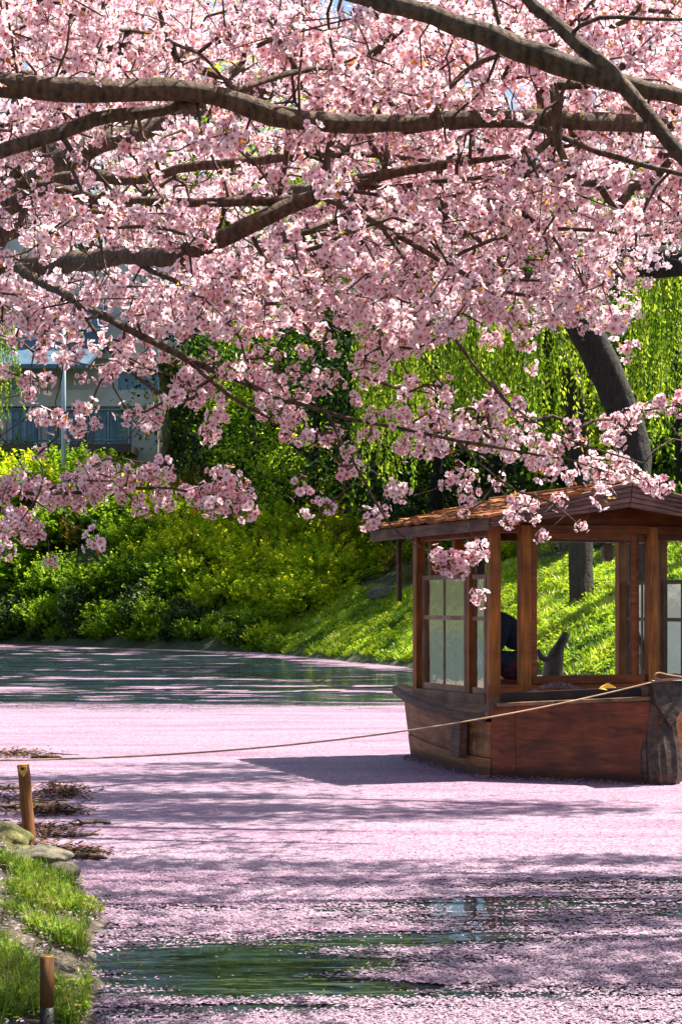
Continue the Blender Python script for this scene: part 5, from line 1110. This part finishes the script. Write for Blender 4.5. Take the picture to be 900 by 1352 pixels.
def weeds(n=14000):
    r = np.random.default_rng(9); x = r.uniform(-2.3, -.9, n * 3); y = r.uniform(7.4, 12.2, n * 3); z = near_z(x, y); px = CX + x * F / y
    cl = fbm(x * 3.2 + 4, y * 2.2, 3); ok = (z > .03) & (px > -25) & (cl > .41) & (y < 11.6) & (np.hypot(x + 1.13, (y - 7.3) * .5) > .15); x, y, z = x[ok][:n], y[ok][:n], z[ok][:n]; k = len(x)
    L = r.uniform(.025, .075, k); a = r.uniform(0, 6.283, k); el = r.uniform(.2, 1.3, k); d = np.stack([np.cos(a) * np.cos(el), np.sin(a) * np.cos(el), np.sin(el)], -1)
    s = np.stack([-np.sin(a), np.cos(a), np.zeros(k)], -1); P = np.stack([x, y, z], -1) + np.stack([np.zeros(k), np.zeros(k), r.uniform(0, .06, k)], -1); Lc = L[:, None]; W = Lc * r.uniform(.05, .20, k)[:, None]
    dr = np.array([0, 0, -1.0]) * Lc * .25
    V = np.stack([P, P + d * Lc * .5 + s * W, P + d * Lc + dr, P + d * Lc * .5 - s * W], 1).reshape(-1, 3)
    T4 = np.repeat(np.clip(.5 + (fbm(x * 6, y * 6, 2) - .5) * 1.4 + r.normal(0, .16, k), 0, 1), 4)
    b = r.choice(k, 2600); Lb = r.uniform(.07, .17, 2600)[:, None]; ab = r.uniform(0, 6.283, 2600); db = np.stack([np.cos(ab) * .55, np.sin(ab) * .55, np.full(2600, 1.)], -1); sb = np.stack([-np.sin(ab), np.cos(ab), 0 * ab], -1); Pb = np.stack([x, y, z], -1)[b]
    V2 = np.stack([Pb - sb * .0025, Pb + sb * .0025, Pb + db * Lb * .6 + sb * .002, Pb + db * Lb], 1).reshape(-1, 3)
    V = np.vstack([V, V2]); T4 = np.concatenate([T4, np.repeat(r.uniform(.4, 1, 2600), 4)])
    return np_mesh('weeds', V, np.arange(len(V)).reshape(-1, 4), tint=T4)
tag(link('weeds', weeds(), M['grass_near']), 'bright green weeds and grass growing over the near bank', 'weeds', kind='stuff')
def ground_petals(n=3000):
    r = np.random.default_rng(10); x = r.uniform(-2.6, -.8, n * 2); y = r.uniform(7.4, 13, n * 2); z = near_z(x, y); ok = z > .02; P = np.stack([x, y, z + .012 + .05 * r.random(len(x)) ** 2], -1)[ok]
    V, Fc, _ = leaf_cloud(P, .02, .75, r, up=.8); return np_mesh('ground_petals', V, Fc, tint=np.repeat(np.clip(r.normal(.85, .15, len(P)), 0, 1), 4))
tag(link('ground_petals', ground_petals(), M['petal_float']), 'pale petals scattered over the near bank and weeds', 'petals', kind='stuff')

def straw(n=2600):
    r = np.random.default_rng(12); x = r.uniform(-2.8, -.8, n * 2); y = r.uniform(7.2, 14, n * 2); z = near_z(x, y); ok = z > .01; P = np.stack([x, y, z + .01], -1)[ok]
    V, Fc, _ = leaf_cloud(P, .075, .07, r, up=1.2); return np_mesh('straw', V, Fc, tint=np.repeat(r.random(len(P)), 4))
M['straw'] = leaf_mat('straw', [(0, (0.10, 0.07, 0.04)), (1, (0.42, 0.33, 0.20))], .1, .8)
tag(link('dead_grass', straw(), M['straw']), 'dry dead grass stalks lying on the near bank soil', 'dead grass', kind='stuff')
# ------------------------------------------------------------------ the building behind the far bank
M['render_wall'] = plain_mat('render_wall', (0.46, 0.42, 0.36), (0.68, 0.63, 0.55), .6, .9, .01); M['blue_metal'] = plain_mat('blue_metal', (0.05, 0.10, 0.15), (0.10, 0.18, 0.25), 2, .5, .01); M['rail_metal'] = plain_mat('rail_metal', (0.03, 0.06, 0.08), (0.07, 0.12, 0.15), 4, .5, 0); M['house_glass'] = plain_mat('house_glass', (0.03, 0.09, 0.14), (0.10, 0.24, 0.36), .8, .08, 0); M['brick_red'] = plain_mat('brick_red', (0.20, 0.06, 0.03), (0.30, 0.10, 0.05), 5, .9, .01); M['pole_metal'] = plain_mat('pole_metal', (0.45, 0.55, 0.65), (0.60, 0.68, 0.75), 3, .35, 0)  # window panes have their blue reflection put into the colour
YB = 100.0
b0_ = at(0, 590, YB); bld = empty('house', (b0_[0], YB, b0_[2])); tag(bld, 'white rendered house with blue reflection-coloured windows, pent roof and balcony on the hill', 'building')
gx = lambda px: (px - 0) * YB / F; gz = lambda py: (590 - py) * YB / F
def hb(name, p0, p1, q0, q1, y0, y1, mat, par=None): 
    o = bx(name, (gx(p0), y0, gz(q1)), (gx(p1), y1, gz(q0)), mat, bld if par is None else par, .01)
    if par is not None: o.location -= Vector(par.location)
    return o
hb('wall', -150, 205, 470, 700, 1.4, 9, M['render_wall']); hb('upper_wall', -150, 75, 300, 452, .8, 8, M['render_wall']); hb('gable_wall', 75, 232, 330, 470, 1.0, 8, M['render_wall'])
hb('clad_wall', 46, 136, 385, 462, .6, .99, M['blue_metal'])
rf_ = slab('pent_roof', [v3(gx(-150), -1.2, gz(490)), v3(gx(118), -1.2, gz(490)), v3(gx(140), .7, gz(452)), v3(gx(-150), .7, gz(452))], [v3(gx(-150), -1.2, gz(484)), v3(gx(118), -1.2, gz(484)), v3(gx(140), .7, gz(446)), v3(gx(-150), .7, gz(446))], M['blue_metal'], bld)
for (p0, p1, q0, q1, yy) in ((8, 34, 398, 438, .8), (-40, 0, 398, 438, .8), (50, 68, 395, 440, .55), (104, 134, 392, 432, .55), (112, 166, 535, 583, 1.35), (60, 96, 520, 585, 1.35), (10, 46, 505, 585, 1.35), (152, 206, 486, 512, 1.35)):
    w_ = hb('window', p0, p1, q0, q1, yy - .05, yy + .05, M['house_glass']); 
    for fr_ in ((p0 - 1.5, p0, q0 - 1.5, q1 + 1.5), (p1, p1 + 1.5, q0 - 1.5, q1 + 1.5), (p0, p1, q0 - 1.5, q0), (p0, p1, q1, q1 + 1.5), ((p0 + p1) / 2 - .6, (p0 + p1) / 2 + .6, q0, q1)): hb('frame', *fr_, yy - .14, yy - .06, M['pole_metal'], w_)
hb('brick_pier', 98, 110, 530, 600, .9, 1.39, M['brick_red']); hb('band', -150, 200, 512, 534, .9, 1.39, M['render_wall'])
hb('balcony_floor', -150, 178, 589, 600, -1.6, 1.38, M['stake_wet'])
rl = hb('railing', -150, 172, 544, 547, -1.55, -1.47, M['rail_metal']); hb('bottom_rail', -150, 172, 584, 586, -1.55, -1.47, M['rail_metal'], rl)
for p_ in range(-30, 174, 9): hb('baluster', p_, p_ + 1.2, 547, 584, -1.53, -1.49, M['rail_metal'], rl)
for p_ in range(-20, 180, 48): hb('rail_post', p_ + 3, p_ + 6.5, 543, 589, -1.57, -1.45, M['rail_metal'], rl)
pb = at(84, 600, 95); po = empty('pole', tuple(pb)); tag(po, 'pale blue metal pole in front of the white house', 'pole')
link('shaft', tubes_mesh('shaft', [(np.array([(0, 0, -2), (0, 0, 3.5), (0, 0, 7.6)]), np.array([.12, .11, .10]), 10)]), M['pole_metal'], po); link('cap', tubes_mesh('cap', [(np.array([(0, 0, 7.6), (0, 0, 7.75)]), np.array([.13, .08]), 10)]), M['pole_metal'], po)
# pale bare shrubs between the bushes and the wood
for i, (px, t, s_) in enumerate(((310, 7.5, 2.6), (345, 8.2, 2.2), (285, 8.5, 2.4), (390, 7.8, 2.0), (175, 7.5, 1.8), (740, 6.4, 1.3))):
    x, y = on_bank(px, t); r = np.random.default_rng(70 + i); it = []
    for k_ in range(26):
        a, e = r.uniform(0, 6.28), r.uniform(.5, 1.4); d = np.array([math.cos(a) * math.cos(e), math.sin(a) * math.cos(e), math.sin(e)]); p0 = d * s_ * r.uniform(.1, .5); p1 = d * s_ * r.uniform(.7, 1.1) + r.normal(0, .3, 3)
        it.append((spline([p0 * .0 + (0, 0, -.2), p0, (p0 + p1) / 2 + r.normal(0, .2, 3), p1], 8), np.linspace(.03, .012, 8), 4))
    o = empty('bare_shrub', (x, y, float(far_z(np.array([x]), np.array([y]))[0])+.4)); tag(o, 'pale leafless shrub of thin twigs at the edge of the wood', 'shrub', 'bare shrubs at the wood edge'); link('branches', tubes_mesh('branches', it), M['twig_pale'], o)
